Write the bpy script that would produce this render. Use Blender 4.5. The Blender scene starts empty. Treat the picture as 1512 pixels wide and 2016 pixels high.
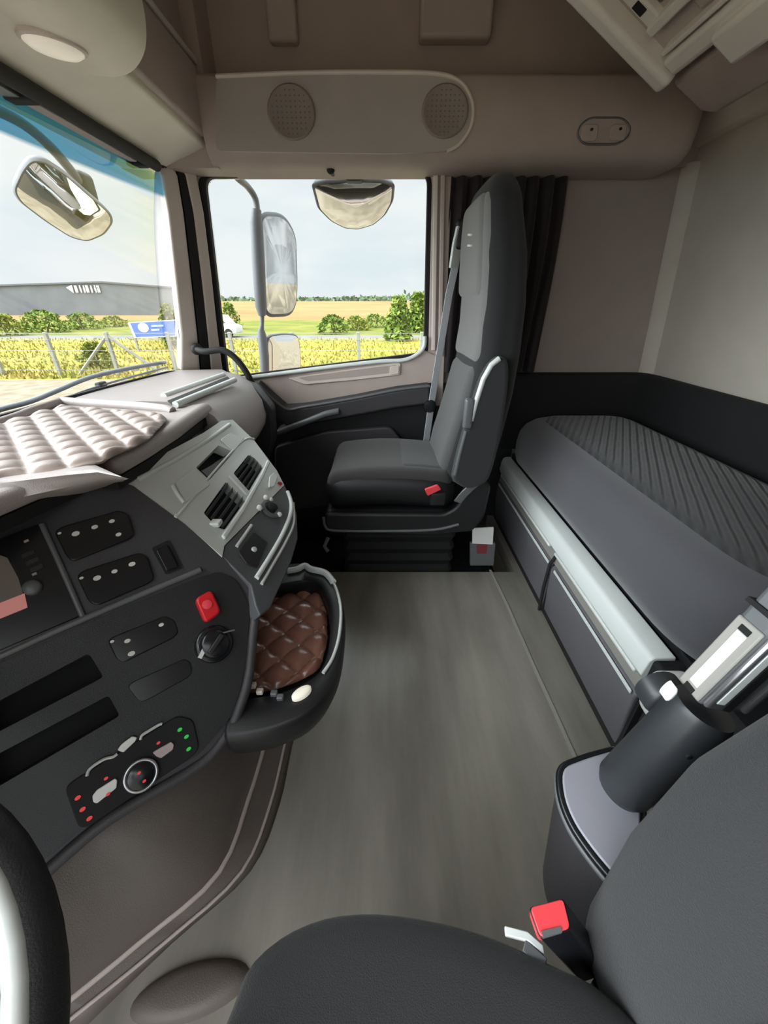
import bpy, bmesh, math, random
from mathutils import Vector, Matrix
random.seed(7)
COL = bpy.context.scene.collection

# ------------------------------------------------------------------ camera
CAM = Vector((0.0, 0.0, 1.05))
FOC = 757.0
PITCH = math.radians(28.5)
CP, SP = math.cos(PITCH), math.sin(PITCH)

def ray(px, py):
    a = (px - 756.0) / FOC
    b = (py - 1008.0) / FOC
    return Vector((a, CP - b * SP, -SP - b * CP))
def atx(px, py, x):
    d = ray(px, py); return CAM + d * (x / d.x)
def aty(px, py, y):
    d = ray(px, py); return CAM + d * (y / d.y)
def atz(px, py, z):
    d = ray(px, py); return CAM + d * ((z - CAM.z) / d.z)

class Plane:
    """a real plane in the cab through three points; pts() reads measured points on it"""
    def __init__(s, a, b, c, toward):
        s.o = a.copy()
        s.n = (b - a).cross(c - a).normalized()
        if s.n.dot(toward) < 0: s.n = -s.n
    def at(s, px, py, off=0.0):
        d = ray(px, py)
        t = (s.n.dot(s.o - CAM) + off) / s.n.dot(d)
        return CAM + d * t
    def pts(s, pp, off=0.0):
        return [s.at(x, y, off) for x, y in pp]

# ------------------------------------------------------------------ mesh builder
def rounded(poly, r, n=4):
    out = []
    m = len(poly)
    for i in range(m):
        p0, p, p1 = poly[i - 1], poly[i], poly[(i + 1) % m]
        a, b = p0 - p, p1 - p
        ra = min(r, a.length * .45); rb = min(r, b.length * .45)
        A = p + a.normalized() * ra; B = p + b.normalized() * rb
        for k in range(n + 1):
            t = k / n
            out.append(A * (1 - t) ** 2 + p * 2 * t * (1 - t) + B * t * t)
    return out

def circ(c, u, v, ru, rv=None, n=28):
    rv = ru if rv is None else rv
    return [c + u * (ru * math.cos(2 * math.pi * k / n)) + v * (rv * math.sin(2 * math.pi * k / n)) for k in range(n)]

def smooth_path(P, n=6):
    P = [Vector(p) for p in P]
    out = []
    for i in range(len(P) - 1):
        p0 = P[max(i - 1, 0)]; p1 = P[i]; p2 = P[i + 1]; p3 = P[min(i + 2, len(P) - 1)]
        for k in range(n):
            t = k / n
            out.append(.5 * ((2 * p1) + (p2 - p0) * t + (2 * p0 - 5 * p1 + 4 * p2 - p3) * t * t + (3 * p1 - p0 - 3 * p2 + p3) * t ** 3))
    out.append(P[-1])
    return out

class MB:
    def __init__(s): s.v = []; s.f = []
    def add(s, vs, fs):
        b = len(s.v); s.v += [Vector(v) for v in vs]
        s.f += [tuple(i + b for i in f) for f in fs]; return s
    def box(s, lo, hi):
        x0, y0, z0 = lo; x1, y1, z1 = hi
        return s.add([(x0,y0,z0),(x1,y0,z0),(x1,y1,z0),(x0,y1,z0),(x0,y0,z1),(x1,y0,z1),(x1,y1,z1),(x0,y1,z1)],
                     [(0,3,2,1),(4,5,6,7),(0,1,5,4),(1,2,6,5),(2,3,7,6),(3,0,4,7)])
    def prism(s, poly, vec):
        n = len(poly); vec = Vector(vec)
        vs = list(poly) + [p + vec for p in poly]
        return s.add(vs, [tuple(range(n)), tuple(range(2*n-1, n-1, -1))] + [(i, (i+1) % n, n+(i+1) % n, n+i) for i in range(n)])
    def ring(s, outer, inner, vec):
        n = len(outer); vec = Vector(vec)
        vs = list(outer) + list(inner) + [p + vec for p in outer] + [p + vec for p in inner]
        fs = []
        for i in range(n):
            j = (i + 1) % n
            fs += [(i, j, n+j, n+i), (2*n+i, 3*n+i, 3*n+j, 2*n+j), (i, 2*n+i, 2*n+j, j), (n+i, n+j, 3*n+j, 3*n+i)]
        return s.add(vs, fs)
    def loft(s, rings, closed=True, cap=True):
        n = len(rings[0]); vs = [p for r in rings for p in r]; fs = []
        for a in range(len(rings) - 1):
            for i in range(n if closed else n - 1):
                j = (i + 1) % n
                fs.append((a*n+i, a*n+j, (a+1)*n+j, (a+1)*n+i))
        if cap and closed:
            fs += [tuple(range(n-1, -1, -1)), tuple((len(rings)-1)*n + i for i in range(n))]
        return s.add(vs, fs)
    def tube(s, path, r, n=10, cap=True, flat=None):
        path = [Vector(p) for p in path]; rings = []
        up = Vector((0, 0, 1)); prev = None
        for i, p in enumerate(path):
            t = (path[min(i+1, len(path)-1)] - path[max(i-1, 0)]).normalized()
            if prev is None:
                a = up if abs(t.dot(up)) < .9 else Vector((1, 0, 0))
                u = t.cross(a).normalized()
            else:
                u = (prev - t * prev.dot(t)).normalized()
            prev = u; w = t.cross(u)
            ri = r[i] if isinstance(r, (list, tuple)) else r
            rings.append([p + u * (ri * math.cos(2*math.pi*k/n)) + w * (ri * (flat or 1) * math.sin(2*math.pi*k/n)) for k in range(n)])
        return s.loft(rings, True, cap)
    def strap(s, path, wid, th):
        """flat band; wid = width vector, th = thickness vector"""
        wid = Vector(wid) * .5; th = Vector(th) * .5
        return s.loft([[p - wid - th, p + wid - th, p + wid + th, p - wid + th] for p in map(Vector, path)])
    def lathe(s, c, ax, prof, n=24):
        """prof = (distance along axis, radius)"""
        c = Vector(c); ax = Vector(ax).normalized()
        u = ax.cross(Vector((0,0,1)) if abs(ax.z) < .9 else Vector((1,0,0))).normalized(); w = ax.cross(u)
        return s.loft([circ(c + ax * h, u, w, max(r, 1e-4), None, n) for h, r in prof])
    def rbox(s, lo, hi, r, k=4, warp=None):
        lo = Vector(lo); hi = Vector(hi); r = min(r, *(0.499 * (hi[i] - lo[i]) for i in range(3)))
        def samp(a, b):
            e = [0, .18, .4, .68, 1.0]
            return [a + r*t for t in e] + [a + r + (b - a - 2*r) * i / k for i in range(1, k)] + [b - r*t for t in reversed(e)]
        ax = [samp(lo[i], hi[i]) for i in range(3)]
        key = {}; vs = []; fs = []
        def vid(p):
            kk = tuple(round(c, 7) for c in p)
            if kk not in key:
                core = Vector([min(max(p[i], lo[i] + r), hi[i] - r) for i in range(3)])
                d = Vector(p) - core
                q = core + d.normalized() * r if d.length > 1e-9 else Vector(p)
                key[kk] = len(vs); vs.append(warp(q) if warp else q)
            return key[kk]
        for a in range(3):
            b, c = (a + 1) % 3, (a + 2) % 3
            for side in (lo[a], hi[a]):
                for i in range(len(ax[b]) - 1):
                    for j in range(len(ax[c]) - 1):
                        q = []
                        for (ii, jj) in ((i, j), (i+1, j), (i+1, j+1), (i, j+1)):
                            p = [0, 0, 0]; p[a] = side; p[b] = ax[b][ii]; p[c] = ax[c][jj]
                            q.append(vid(p))
                        if len(set(q)) == 4: fs.append(tuple(q))
        return s.add(vs, fs)
    def build(s, name, mat, parent=None, bevel=0, seg=2, smooth=35, sub=0, kind=None, solid=0):
        org = Vector((0, 0, 0))
        p = parent
        while p is not None:
            org += p.location; p = p.parent
        own = Vector((0, 0, 0))
        if parent is None and s.v:
            lo = Vector([min(v[i] for v in s.v) for i in range(3)]); hi = Vector([max(v[i] for v in s.v) for i in range(3)])
            own = Vector(((lo.x+hi.x)/2, (lo.y+hi.y)/2, lo.z)); org = own
        me = bpy.data.meshes.new(name)
        me.from_pydata([v - org for v in s.v], [], s.f)
        bm = bmesh.new(); bm.from_mesh(me)
        bmesh.ops.remove_doubles(bm, verts=bm.verts, dist=1e-6)
        bmesh.ops.recalc_face_normals(bm, faces=bm.faces)
        bm.to_mesh(me); bm.free()
        me.materials.append(mat)
        for q in me.polygons: q.use_smooth = True
        me.set_sharp_from_angle(angle=math.radians(smooth))
        o = bpy.data.objects.new(name, me); COL.objects.link(o)
        o.location = own
        if parent is not None: o.parent = parent
        if solid:
            m = o.modifiers.new('solid', 'SOLIDIFY'); m.thickness = solid; m.offset = -1
        if bevel:
            m = o.modifiers.new('edge', 'BEVEL'); m.width = bevel; m.segments = seg; m.limit_method = 'ANGLE'; m.angle_limit = math.radians(35)
            m.harden_normals = False
        if sub:
            m = o.modifiers.new('sub', 'SUBSURF'); m.levels = sub; m.render_levels = sub
        if kind: o['kind'] = kind
        return o

def tag(o, label, cat, group=None, kind=None):
    o['label'] = label; o['category'] = cat
    if group: o['group'] = group
    if kind: o['kind'] = kind
    return o
def thing(name, label, cat, loc, group=None, kind=None):
    o = bpy.data.objects.new(name, None); COL.objects.link(o)
    o.empty_display_size = .05
    o.location = Vector(loc)
    return tag(o, label, cat, group, kind)

# ------------------------------------------------------------------ materials
def srgb(r, g, b):
    f = lambda c: (c/255/12.92) if c/255 <= .04045 else ((c/255 + .055)/1.055) ** 2.4
    return (f(r), f(g), f(b), 1)
def mat(name, col, rough=.6, metal=0, var=.08, scale=12, bump=0, bscale=300, coat=0, spec=.5, sheen=0, emit=None, estr=0):
    m = bpy.data.materials.new(name); m.use_nodes = True
    nt = m.node_tree; b = nt.nodes['Principled BSDF']
    tc = nt.nodes.new('ShaderNodeTexCoord')
    if var:
        nz = nt.nodes.new('ShaderNodeTexNoise'); nz.inputs['Scale'].default_value = scale; nz.inputs['Detail'].default_value = 4
        nt.links.new(tc.outputs['Object'], nz.inputs['Vector'])
        mx = nt.nodes.new('ShaderNodeMix'); mx.data_type = 'RGBA'
        mx.inputs[6].default_value = (*[c * (1 - var) for c in col[:3]], 1)
        mx.inputs[7].default_value = (*[min(1, c * (1 + var)) for c in col[:3]], 1)
        nt.links.new(nz.outputs['Fac'], mx.inputs[0]); nt.links.new(mx.outputs[2], b.inputs['Base Color'])
    else:
        b.inputs['Base Color'].default_value = col
    b.inputs['Roughness'].default_value = rough; b.inputs['Metallic'].default_value = metal
    b.inputs['Coat Weight'].default_value = coat; b.inputs['Specular IOR Level'].default_value = spec
    b.inputs['Coat Roughness'].default_value = .15
    if sheen: b.inputs['Sheen Weight'].default_value = sheen; b.inputs['Sheen Roughness'].default_value = .5
    if bump:
        n2 = nt.nodes.new('ShaderNodeTexNoise'); n2.inputs['Scale'].default_value = bscale; n2.inputs['Detail'].default_value = 2
        nt.links.new(tc.outputs['Object'], n2.inputs['Vector'])
        bp = nt.nodes.new('ShaderNodeBump'); bp.inputs['Strength'].default_value = bump; bp.inputs['Distance'].default_value = .002
        nt.links.new(n2.outputs['Fac'], bp.inputs['Height']); nt.links.new(bp.outputs[0], b.inputs['Normal'])
    if emit:
        b.inputs['Emission Color'].default_value = emit; b.inputs['Emission Strength'].default_value = estr
    return m

M = {}
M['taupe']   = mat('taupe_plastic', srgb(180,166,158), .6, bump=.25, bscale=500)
M['taupe_dk']= mat('dark_taupe_plastic', srgb(174,159,151), .6, bump=.25, bscale=500)  # slightly darker taupe than the base plastic
M['taupe_lt']= mat('light_taupe_plastic', srgb(212,201,191), .5, bump=.15, bscale=500)
M['liner']   = mat('wall_liner', srgb(160,147,140), .85, bump=.3, bscale=700)
M['rear']    = mat('rear_liner', srgb(188,180,167), .85, bump=.3, bscale=700)
M['dashlt']  = mat('dash_light', srgb(172,163,160), .45, bump=.3, bscale=600)
M['silver']  = mat('silver_plastic', srgb(212,215,212), .33, metal=.1, var=.03)
M['silver_dk']= mat('grey_plastic', srgb(100,102,104), .4, metal=.1, var=.04)
M['char']    = mat('charcoal_plastic', srgb(58,56,59), .5, bump=.25, bscale=600)
M['black']   = mat('black_plastic', srgb(27,27,29), .45, bump=.2, bscale=600)
M['gloss']   = mat('black_gloss', srgb(24,25,28), .25, var=.03)
M['void']    = mat('dark_recess', srgb(14,14,16), .8, var=.02)
M['rubber']  = mat('black_rubber', srgb(27,26,27), .7)
M['chrome']  = mat('brushed_metal', srgb(190,190,194), .28, metal=.9, var=.04)
M['alu']     = mat('pale_anodised', srgb(224,229,226), .35, metal=0, var=.03)
M['bunkgrey']= mat('bunk_grey', srgb(226,220,212), .45, var=.03)
M['inset']   = mat('speaker_inset_grey', srgb(170,163,157), .6, bump=.25, bscale=500)
M['grille']  = mat('speaker_grille_cloth', srgb(142,131,125), .8, bump=.3, bscale=900)
M['white']   = mat('white_plastic', srgb(222,222,220), .4, var=.03)
M['icon']    = mat('icon_print', srgb(215,213,208), .6, var=0)
M['red']     = mat('red_plastic', srgb(205,28,38), .35, var=.04)
M['red_bk']  = mat('buckle_red', srgb(232,72,80), .4, var=.03)
M['fabric']  = mat('grey_fabric', srgb(82,81,81), .9, bump=.5, bscale=900, sheen=.25)
M['fabric_lt']= mat('light_grey_fabric', srgb(114,113,111), .85, bump=.5, bscale=900, sheen=.25)
M['fabric_dk']= mat('black_fabric', srgb(28,28,29), .9, bump=.5, bscale=900, sheen=.15)
M['leather'] = mat('brown_leather', srgb(146,102,88), .20, bump=.15, bscale=500, coat=.35)
M['leather_sheen']= mat('brown_leather_sky_sheen', srgb(158,142,134), .34, bump=.15, bscale=500, coat=.15)  # same brown leather, its sky reflection painted in as a paler colour
M['slat'] = mat('slat_grey', srgb(92,93,96), .45, var=.03)
M['flank'] = mat('flank_grey', srgb(82,83,86), .45, bump=.2, bscale=600)
M['seatdk'] = mat('driver_seat_fabric', srgb(43,43,45), .9, bump=.5, bscale=900, sheen=.15)
M['cushion'] = mat('seat_cushion_fabric', srgb(56,54,53), .9, bump=.5, bscale=900, sheen=.2)
M['bunkfront'] = mat('bunk_front_grey', srgb(100,99,103), .6, bump=.2, bscale=600)
M['recess'] = mat('grip_recess_grey', srgb(150,147,141), .5)
M['locker'] = mat('locker_cream_grey', srgb(224,219,204), .5, bump=.15, bscale=500)
M['soft_black'] = mat('soft_black_plastic', srgb(50,52,55), .38, var=.03)
M['insert'] = mat('cushion_insert_fabric', srgb(66,65,66), .9, bump=.5, bscale=900, sheen=.2)
M['wallblack'] = mat('black_wall_cloth', srgb(22,22,24), .9, bump=.3, bscale=700)
M['belt']    = mat('belt_webbing', srgb(218,222,228), .6, bump=.4, bscale=900)
M['lens']    = mat('cream_added_glow', srgb(240,236,224), .3, var=0, emit=srgb(240,228,205), estr=.32)  # faint glow added to brighten the unlit lens, also used on a button
M['curtain'] = mat('maroon_black_curtain', srgb(36,25,28), .9, var=.35, scale=5, sheen=.1)
M['mirror']  = mat('mirror_glass', (.86,.86,.86,1), .03, metal=1, var=0)
M['wiper'] = mat('wiper_grey', srgb(128,136,142), .5)
M['mirror_hs']= mat('mirror_housing', srgb(96,98,104), .5)
M['emit_g']  = mat('green_lit', srgb(20,60,20), .4, var=0, emit=srgb(30,190,60), estr=.8)
M['emit_r']  = mat('red_lit', srgb(90,20,20), .4, var=0, emit=srgb(235,60,60), estr=.6)
M['screen']  = mat('screen_brown', srgb(30,28,26), .25, var=0, emit=srgb(88,80,72), estr=.5)
M['screen_p']= mat('screen_pink', srgb(60,40,38), .25, var=0, emit=srgb(200,130,122), estr=.6)

# floor covering with soft scuffs
def floor_mat():
    m = mat('floor_rubber', srgb(122,117,110), .36, var=.12, scale=3.5)
    nt = m.node_tree; b = nt.nodes['Principled BSDF']
    tc = nt.nodes.new('ShaderNodeTexCoord'); nz = nt.nodes.new('ShaderNodeTexNoise')
    nz.inputs['Scale'].default_value = 3; nz.inputs['Detail'].default_value = 1
    nt.links.new(tc.outputs['Object'], nz.inputs['Vector'])
    mr = nt.nodes.new('ShaderNodeMapRange'); mr.inputs[3].default_value = .24; mr.inputs[4].default_value = .34; b.inputs['Specular IOR Level'].default_value = .8
    b.inputs['Roughness'].default_value = .30
    # worn scuff streaks running across the cab
    mp = nt.nodes.new('ShaderNodeMapping'); mp.inputs['Scale'].default_value = (9,1.6,1); nt.links.new(tc.outputs['Object'], mp.inputs['Vector'])
    n3 = nt.nodes.new('ShaderNodeTexNoise'); n3.inputs['Scale'].default_value = 1.3; n3.inputs['Detail'].default_value = 5; n3.inputs['Roughness'].default_value = .6
    nt.links.new(mp.outputs[0], n3.inputs['Vector'])
    cr = nt.nodes.new('ShaderNodeValToRGB'); cr.color_ramp.elements[0].position = .32; cr.color_ramp.elements[0].color = srgb(120,116,108)
    cr.color_ramp.elements[1].position = .72; cr.color_ramp.elements[1].color = srgb(152,147,138)
    nt.links.new(n3.outputs['Fac'], cr.inputs[0]); nt.links.new(cr.outputs[0], b.inputs['Base Color'])
    return m
M['shroud'] = mat('tunnel_shroud', srgb(98,89,83), .55, bump=.25, bscale=500)
M['floor'] = floor_mat()

# ribbed mattress fabric
def rib_mat():
    m = mat('ribbed_fabric', srgb(50,50,52), .88, var=.1, sheen=.25)
    nt = m.node_tree; b = nt.nodes['Principled BSDF']
    tc = nt.nodes.new('ShaderNodeTexCoord'); mp = nt.nodes.new('ShaderNodeMapping')
    mp.inputs['Rotation'].default_value = (0, 0, math.radians(29))
    nt.links.new(tc.outputs['Object'], mp.inputs['Vector'])
    w = nt.nodes.new('ShaderNodeTexWave'); w.inputs['Scale'].default_value = 13; w.inputs['Distortion'].default_value = .6
    w.inputs['Detail'].default_value = 1; w.inputs['Detail Scale'].default_value = 1.5
    nt.links.new(mp.outputs[0], w.inputs['Vector'])
    bp = nt.nodes.new('ShaderNodeBump'); bp.inputs['Strength'].default_value = .8; bp.inputs['Distance'].default_value = .006
    nt.links.new(w.outputs['Fac'], bp.inputs['Height']); nt.links.new(bp.outputs[0], b.inputs['Normal'])
    return m
M['rib'] = rib_mat()
M['mattress_side'] = mat('grey_border_fabric', srgb(76,75,80), .85, bump=.4, bscale=900, sheen=.3)

def glass_mat(name, tint=(1,1,1,1), band=None):
    m = bpy.data.materials.new(name); m.use_nodes = True
    nt = m.node_tree; nt.nodes.clear()
    out = nt.nodes.new('ShaderNodeOutputMaterial'); mix = nt.nodes.new('ShaderNodeMixShader')
    tr = nt.nodes.new('ShaderNodeBsdfTransparent'); tr.inputs[0].default_value = tint
    gl = nt.nodes.new('ShaderNodeBsdfGlossy'); gl.inputs['Roughness'].default_value = .02
    fr = nt.nodes.new('ShaderNodeFresnel'); fr.inputs[0].default_value = 1.2
    nt.links.new(fr.outputs[0], mix.inputs[0]); nt.links.new(tr.outputs[0], mix.inputs[1]); nt.links.new(gl.outputs[0], mix.inputs[2])
    nt.links.new(mix.outputs[0], out.inputs[0])
    if band:   # coloured sun band laminated in the top of the windscreen
        ge = nt.nodes.new('ShaderNodeNewGeometry'); sx = nt.nodes.new('ShaderNodeSeparateXYZ')
        nt.links.new(ge.outputs['Position'], sx.inputs[0])
        mr = nt.nodes.new('ShaderNodeMapRange'); mr.inputs[1].default_value = band[0]; mr.inputs[2].default_value = band[1]
        nt.links.new(sx.outputs['Z'], mr.inputs[0])
        mc = nt.nodes.new('ShaderNodeMix'); mc.data_type = 'RGBA'; mc.inputs[6].default_value = tint; mc.inputs[7].default_value = band[2]
        nt.links.new(mr.outputs[0], mc.inputs[0]); nt.links.new(mc.outputs[2], tr.inputs[0])
    return m
M['glass'] = glass_mat('window_glass', (.97,.985,.98,1))
M['wglass'] = glass_mat('windscreen_glass', (.97,.985,.98,1), (1.385,1.395,srgb(70,142,172)))
# ------------------------------------------------------------------ cab shell
V = Vector
def struct(o): o['kind'] = 'structure'; return o

# floor: flat rubber floor between the footwells
mb = MB(); mb.box((-.95,-.47,-.06),(1.27,1.375,0)); mb.box((-.95,1.375,-.30),(1.10,1.93,-.16)); mb.box((.58,1.375,-.06),(1.27,1.93,0))
mb.box((-.62,1.36,-.2),(.6,1.375,-.05))
fl = struct(mb.build('floor', M['floor'], None))
P = [atz(965,1122,.002), atz(1000,1195,.002), atz(1050,1310,.002), atz(1098,1415,.002), atz(1136,1500,.002), atz(1185,1610,.002)]
MB().strap(P, (.010,0,0), (0,0,.003)).build('seam', M['recess'], fl)
# footwell carpet
carp = struct(MB().box((-.94,1.385,-.158),(.56,1.90,-.150)).build('floor_footwell', M['void'], None))

# rear wall: slight forward lean, rounded corner to the side wall
def wl(z): return 1.262 - .10 * max(0, (z - .7)) 
prof = [(1.262, z) for z in (-.05,.3,.69)] + [(wl(z), z) for z in (1.0,1.25,1.5,1.56)]
mb = MB()
ring0 = []
mb.loft([[V((x,y,z)) for x,z in prof] + [V((1.34,y,z)) for x,z in reversed(prof)] for y in (-.47,1.95)])
rw = struct(mb.build('wall_rear', M['rear'], None, smooth=30))
# padded upper strip of the rear wall
mb = MB(); mb.loft([[V((1.155,y,1.56)),V((1.10,y,1.66)),V((1.08,y,2.05)),V((1.34,y,2.05)),V((1.34,y,1.56))] for y in (-.47,1.95)])
struct(mb.build('wall_rear_upper', M['taupe_lt'], None, bevel=.012))

# passenger side wall behind the door
mb = MB(); mb.box((.245,1.93,-.3),(1.30,1.99,1.60))
struct(mb.build('wall_right', M['liner'], None))
struct(MB().box((.25,1.895,-.3),(.66,1.93,.71)).build('trim_7', M['black'], None))
# moulded corner post between side wall and rear wall
mb = MB(); pts = []
for z in (.66,1.0,1.3,1.52):
    x = wl(z); pts.append([V((x-.045,1.932,z)),V((x-.03,1.905,z)),V((x-.012,1.885,z)),V((x+.02,1.875,z)),V((x+.02,1.935,z))])
mb.loft(pts)
struct(mb.build('trim_1', M['rear'], None, bevel=.008, seg=3))
# upper side wall above everything
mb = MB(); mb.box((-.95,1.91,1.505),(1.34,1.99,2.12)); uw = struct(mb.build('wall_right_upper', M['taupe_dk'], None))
for a,b,c,yy in ((528,586,80,1.87),(826,968,74,1.86)):
    p0 = aty(a,c,yy); p1 = aty(b,c,yy)
    MB().box((p0.x,yy,p0.z),(p1.x,1.915,2.1)).build('upper_pad', M['taupe'], uw, bevel=.012, seg=3)
# ceiling, front upper wall, driver side wall with its open door
struct(MB().box((-1.0,-.50,2.06),(1.34,1.99,2.12)).build('ceiling', M['taupe_lt'], None))
struct(MB().box((-1.0,-.50,1.62),(-.94,1.95,2.06)).build('wall_front', M['taupe'], None))
mb = MB(); mb.box((.28,-.52,-.3),(1.34,-.46,2.08)); mb.box((-1.0,-.52,1.56),(.28,-.46,2.08)); mb.box((-1.0,-.52,-.3),(-.86,-.46,1.56)); mb.box((-.86,-.52,-.3),(.28,-.46,-.06))
struct(mb.build('wall_left', M['taupe'], None))
# firewall below the windscreen
struct(MB().box((-1.06,-.50,-.35),(-.985,1.93,.76)).build('wall_front_lower', M['black'], None))

# ------------------------------------------------------------------ passenger side upper speaker panel
Y0 = 1.72
zt = aty(700,136,Y0).z; zb = aty(700,312,Y0).z
x1 = aty(1392,240,Y0).x
mb = MB()
prof = [(1.915,zb-.012),(1.80,zb-.012),(1.755,zb-.004),(1.73,zb+.018),(Y0,zb+.05),(Y0-.004,(zt+zb)/2),(Y0,zt-.018),(1.735,zt-.004),(1.76,zt),(1.915,zt+.01)]
rings = []
xs = [-.60,-.58,-.3,0,.3,.6,.9,x1-.06,x1-.03,x1-.012,x1]
for i,x in enumerate(xs):
    k = 0
    if x > x1-.05: k = {x1-.03:.006,x1-.012:.02,x1:.05}[x]
    rings.append([V((x, min(1.915,y+k), z + (k*.5 if z < (zt+zb)/2 else -k*.5))) for y,z in prof])
mb.loft(rings)
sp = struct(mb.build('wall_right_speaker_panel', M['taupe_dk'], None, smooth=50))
# inset stadium with its raised rim
st = [aty(x,y,Y0-.004) for x,y in ((425,150),(600,143),(760,142),(860,145),(905,160),(926,190),(932,220),(925,255),(903,285),(880,298))]
bot = [aty(x,y,Y0-.004) for x,y in ((760,302),(600,300),(425,297))]
MB().prism(rounded(st+bot,.02,2), (0,.012,0)).build('speaker_inset', M['inset'], sp)
MB().tube(smooth_path(st,4), .0055, 8).build('inset_rim', M['taupe_lt'], sp)
for (px,py,ru,rv) in ((574,222,47,58),(876,220,46,56)):
    c = aty(px,py,Y0-.006); e = aty(px+ru,py,Y0-.006); f = aty(px,py-rv,Y0-.006)
    ru_=(e-c).length; rv_=(f-c).length
    s_ = MB().loft([circ(c+V((0,dy,0)),V((1,0,0)),V((0,0,1)),ru_*k,rv_*k) for dy,k in ((.012,1),(-.004,1),(-.007,.94),(-.005,.88),(-.0045,.01))]).build('speaker_grille', M['grille'], sp, smooth=60)
    mb = MB()
    for i in range(-4,5):
        for j in range(-4,5):
            if (i*i+j*j) <= 18:
                q = c + V((i*ru_*.19,-.0058,j*rv_*.19)); mb.loft([circ(q,V((1,0,0)),V((0,0,1)),.002,None,6), circ(q+V((0,.002,0)),V((1,0,0)),V((0,0,1)),.002,None,6)])
    mb.build('grille_perforation', M['silver_dk'], s_)
# reading light control plate near the bunk
st = [aty(x,y,Y0-.002) for x,y in ((1160,232),(1225,232),(1242,250),(1236,270),(1215,284),(1150,284),(1136,268),(1140,248))]
cp = thing('switch_plate','oval taupe switch plate with two rocker buttons on the upper side panel','switch',st[0])
MB().prism(rounded(st,.02,4),(0,.006,0)).build('plate', M['taupe_dk'], cp, bevel=.002)
MB().tube(rounded(st,.02,4)+[rounded(st,.02,4)[0]], .0032, 6).build('rim', M['silver_dk'], cp)
for a in ((1148,244,1180,278),(1205,244,1236,276)):
    q = [aty(a[0],a[1],Y0-.006),aty(a[2],a[1],Y0-.006),aty(a[2]-5,a[3],Y0-.006),aty(a[0]-5,a[3],Y0-.006)]
    b_ = MB().prism(rounded(q,.012,4),(0,.008,0)).build('button', M['taupe'], cp, bevel=.002)
    c = sum(q,V())/4 + V((.004,-.001,.008))
    MB().prism(circ(c,V((1,0,0)),V((0,0,1)),.005,.004,10),(0,.002,0)).build('mark', M['black'], b_)

# ------------------------------------------------------------------ front overhead shelf and cabinets
def extr(prof, y0, y1, n=1): 
    return MB().loft([[V((x,y0+(y1-y0)*i/n,z)) for x,z in prof] for i in range(n+1)])
oh = thing('overhead_cabinet','taupe overhead cabinet above the windscreen with a flap door','cabinet',(-.75,.65,1.52))
extr([(-.615,1.528),(-.72,1.492),(-.80,1.462),(-.93,1.47),(-.93,1.66),(-.63,1.66)], -.455, 1.79).build('header_strip', M['locker'], oh, bevel=.012, seg=3)
extr([(-.60,1.545),(-.596,1.60),(-.596,1.715),(-.63,1.722),(-.66,1.722),(-.66,1.545)], 1.20, 1.755).build('door', M['taupe_dk'], oh, bevel=.01, seg=3)
extr([(-.60,1.725),(-.60,1.742),(-.90,1.742),(-.90,1.725)], 1.20, 1.79).build('shelf', M['taupe_lt'], oh, bevel=.004)
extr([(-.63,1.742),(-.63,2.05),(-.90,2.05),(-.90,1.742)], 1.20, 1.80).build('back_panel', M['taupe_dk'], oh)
extr([(p.x,p.y) for p in smooth_path([V((-.66,1.505,0)),V((-.61,1.502,0)),V((-.566,1.513,0)),V((-.532,1.543,0)),V((-.517,1.585,0)),V((-.516,1.64,0)),V((-.522,1.74,0)),V((-.535,2.05,0))],5)]+[(-.92,2.05),(-.92,1.505)], -.455, 1.245).build('locker', M['locker'], oh, bevel=.006, seg=3, smooth=50)
# side panel that closes the cabinet on the passenger side
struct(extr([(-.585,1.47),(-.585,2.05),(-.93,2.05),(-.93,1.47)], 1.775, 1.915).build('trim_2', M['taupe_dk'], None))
# lamp in the underside
c = atz(104,84,1.502)
lp = thing('ceiling_lamp','cream oval lamp set in the underside of the overhead locker','lamp',c)
u = (atz(160,103,1.502)-c); u.z=0; u.normalize(); w = V((u.y,-u.x,0))
ru_=(atz(166,104,1.502)-c).length; rv_=.032
MB().loft([circ(c+V((0,0,dz)),u,w,ru_*k,rv_*k) for dz,k in ((.01,1.12),(-.004,1.12),(-.006,1.02))]).build('bezel', M['taupe_lt'], lp, smooth=60)
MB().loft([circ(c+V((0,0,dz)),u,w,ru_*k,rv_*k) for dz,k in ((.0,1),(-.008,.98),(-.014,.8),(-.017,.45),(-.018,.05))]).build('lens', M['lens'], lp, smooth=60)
# sun blind roller under the header
def wt(y): return -.86 + .08 * ((y-.73)/1.07)**2
def wb(y): return -.99 + .10 * ((y-.73)/1.07)**2
sb = thing('sun_blind','rolled dark sun blind along the top of the windscreen','blind',(-.77,.7,1.46))
MB().tube([V((-.772,-.40,1.458)),V((-.768,1.70,1.458))], .016, 12).build('roller', M['rubber'], sb)
extr([(-.800,1.462),(-.795,1.445),(-.832,1.446),(-.836,1.465)], -.40, 1.18).build('rail', M['silver_dk'], sb, bevel=.003)
extr([(-.795,1.462),(-.79,1.448),(-.822,1.449),(-.826,1.465)], 1.22, 1.62).build('rail', M['taupe_dk'], sb, bevel=.003)
for yy in (1.17,1.63):
    MB().box((-.835,yy,1.442),(-.775,yy+.035,1.468)).build('clip', M['rubber'], sb, bevel=.005)

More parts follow.
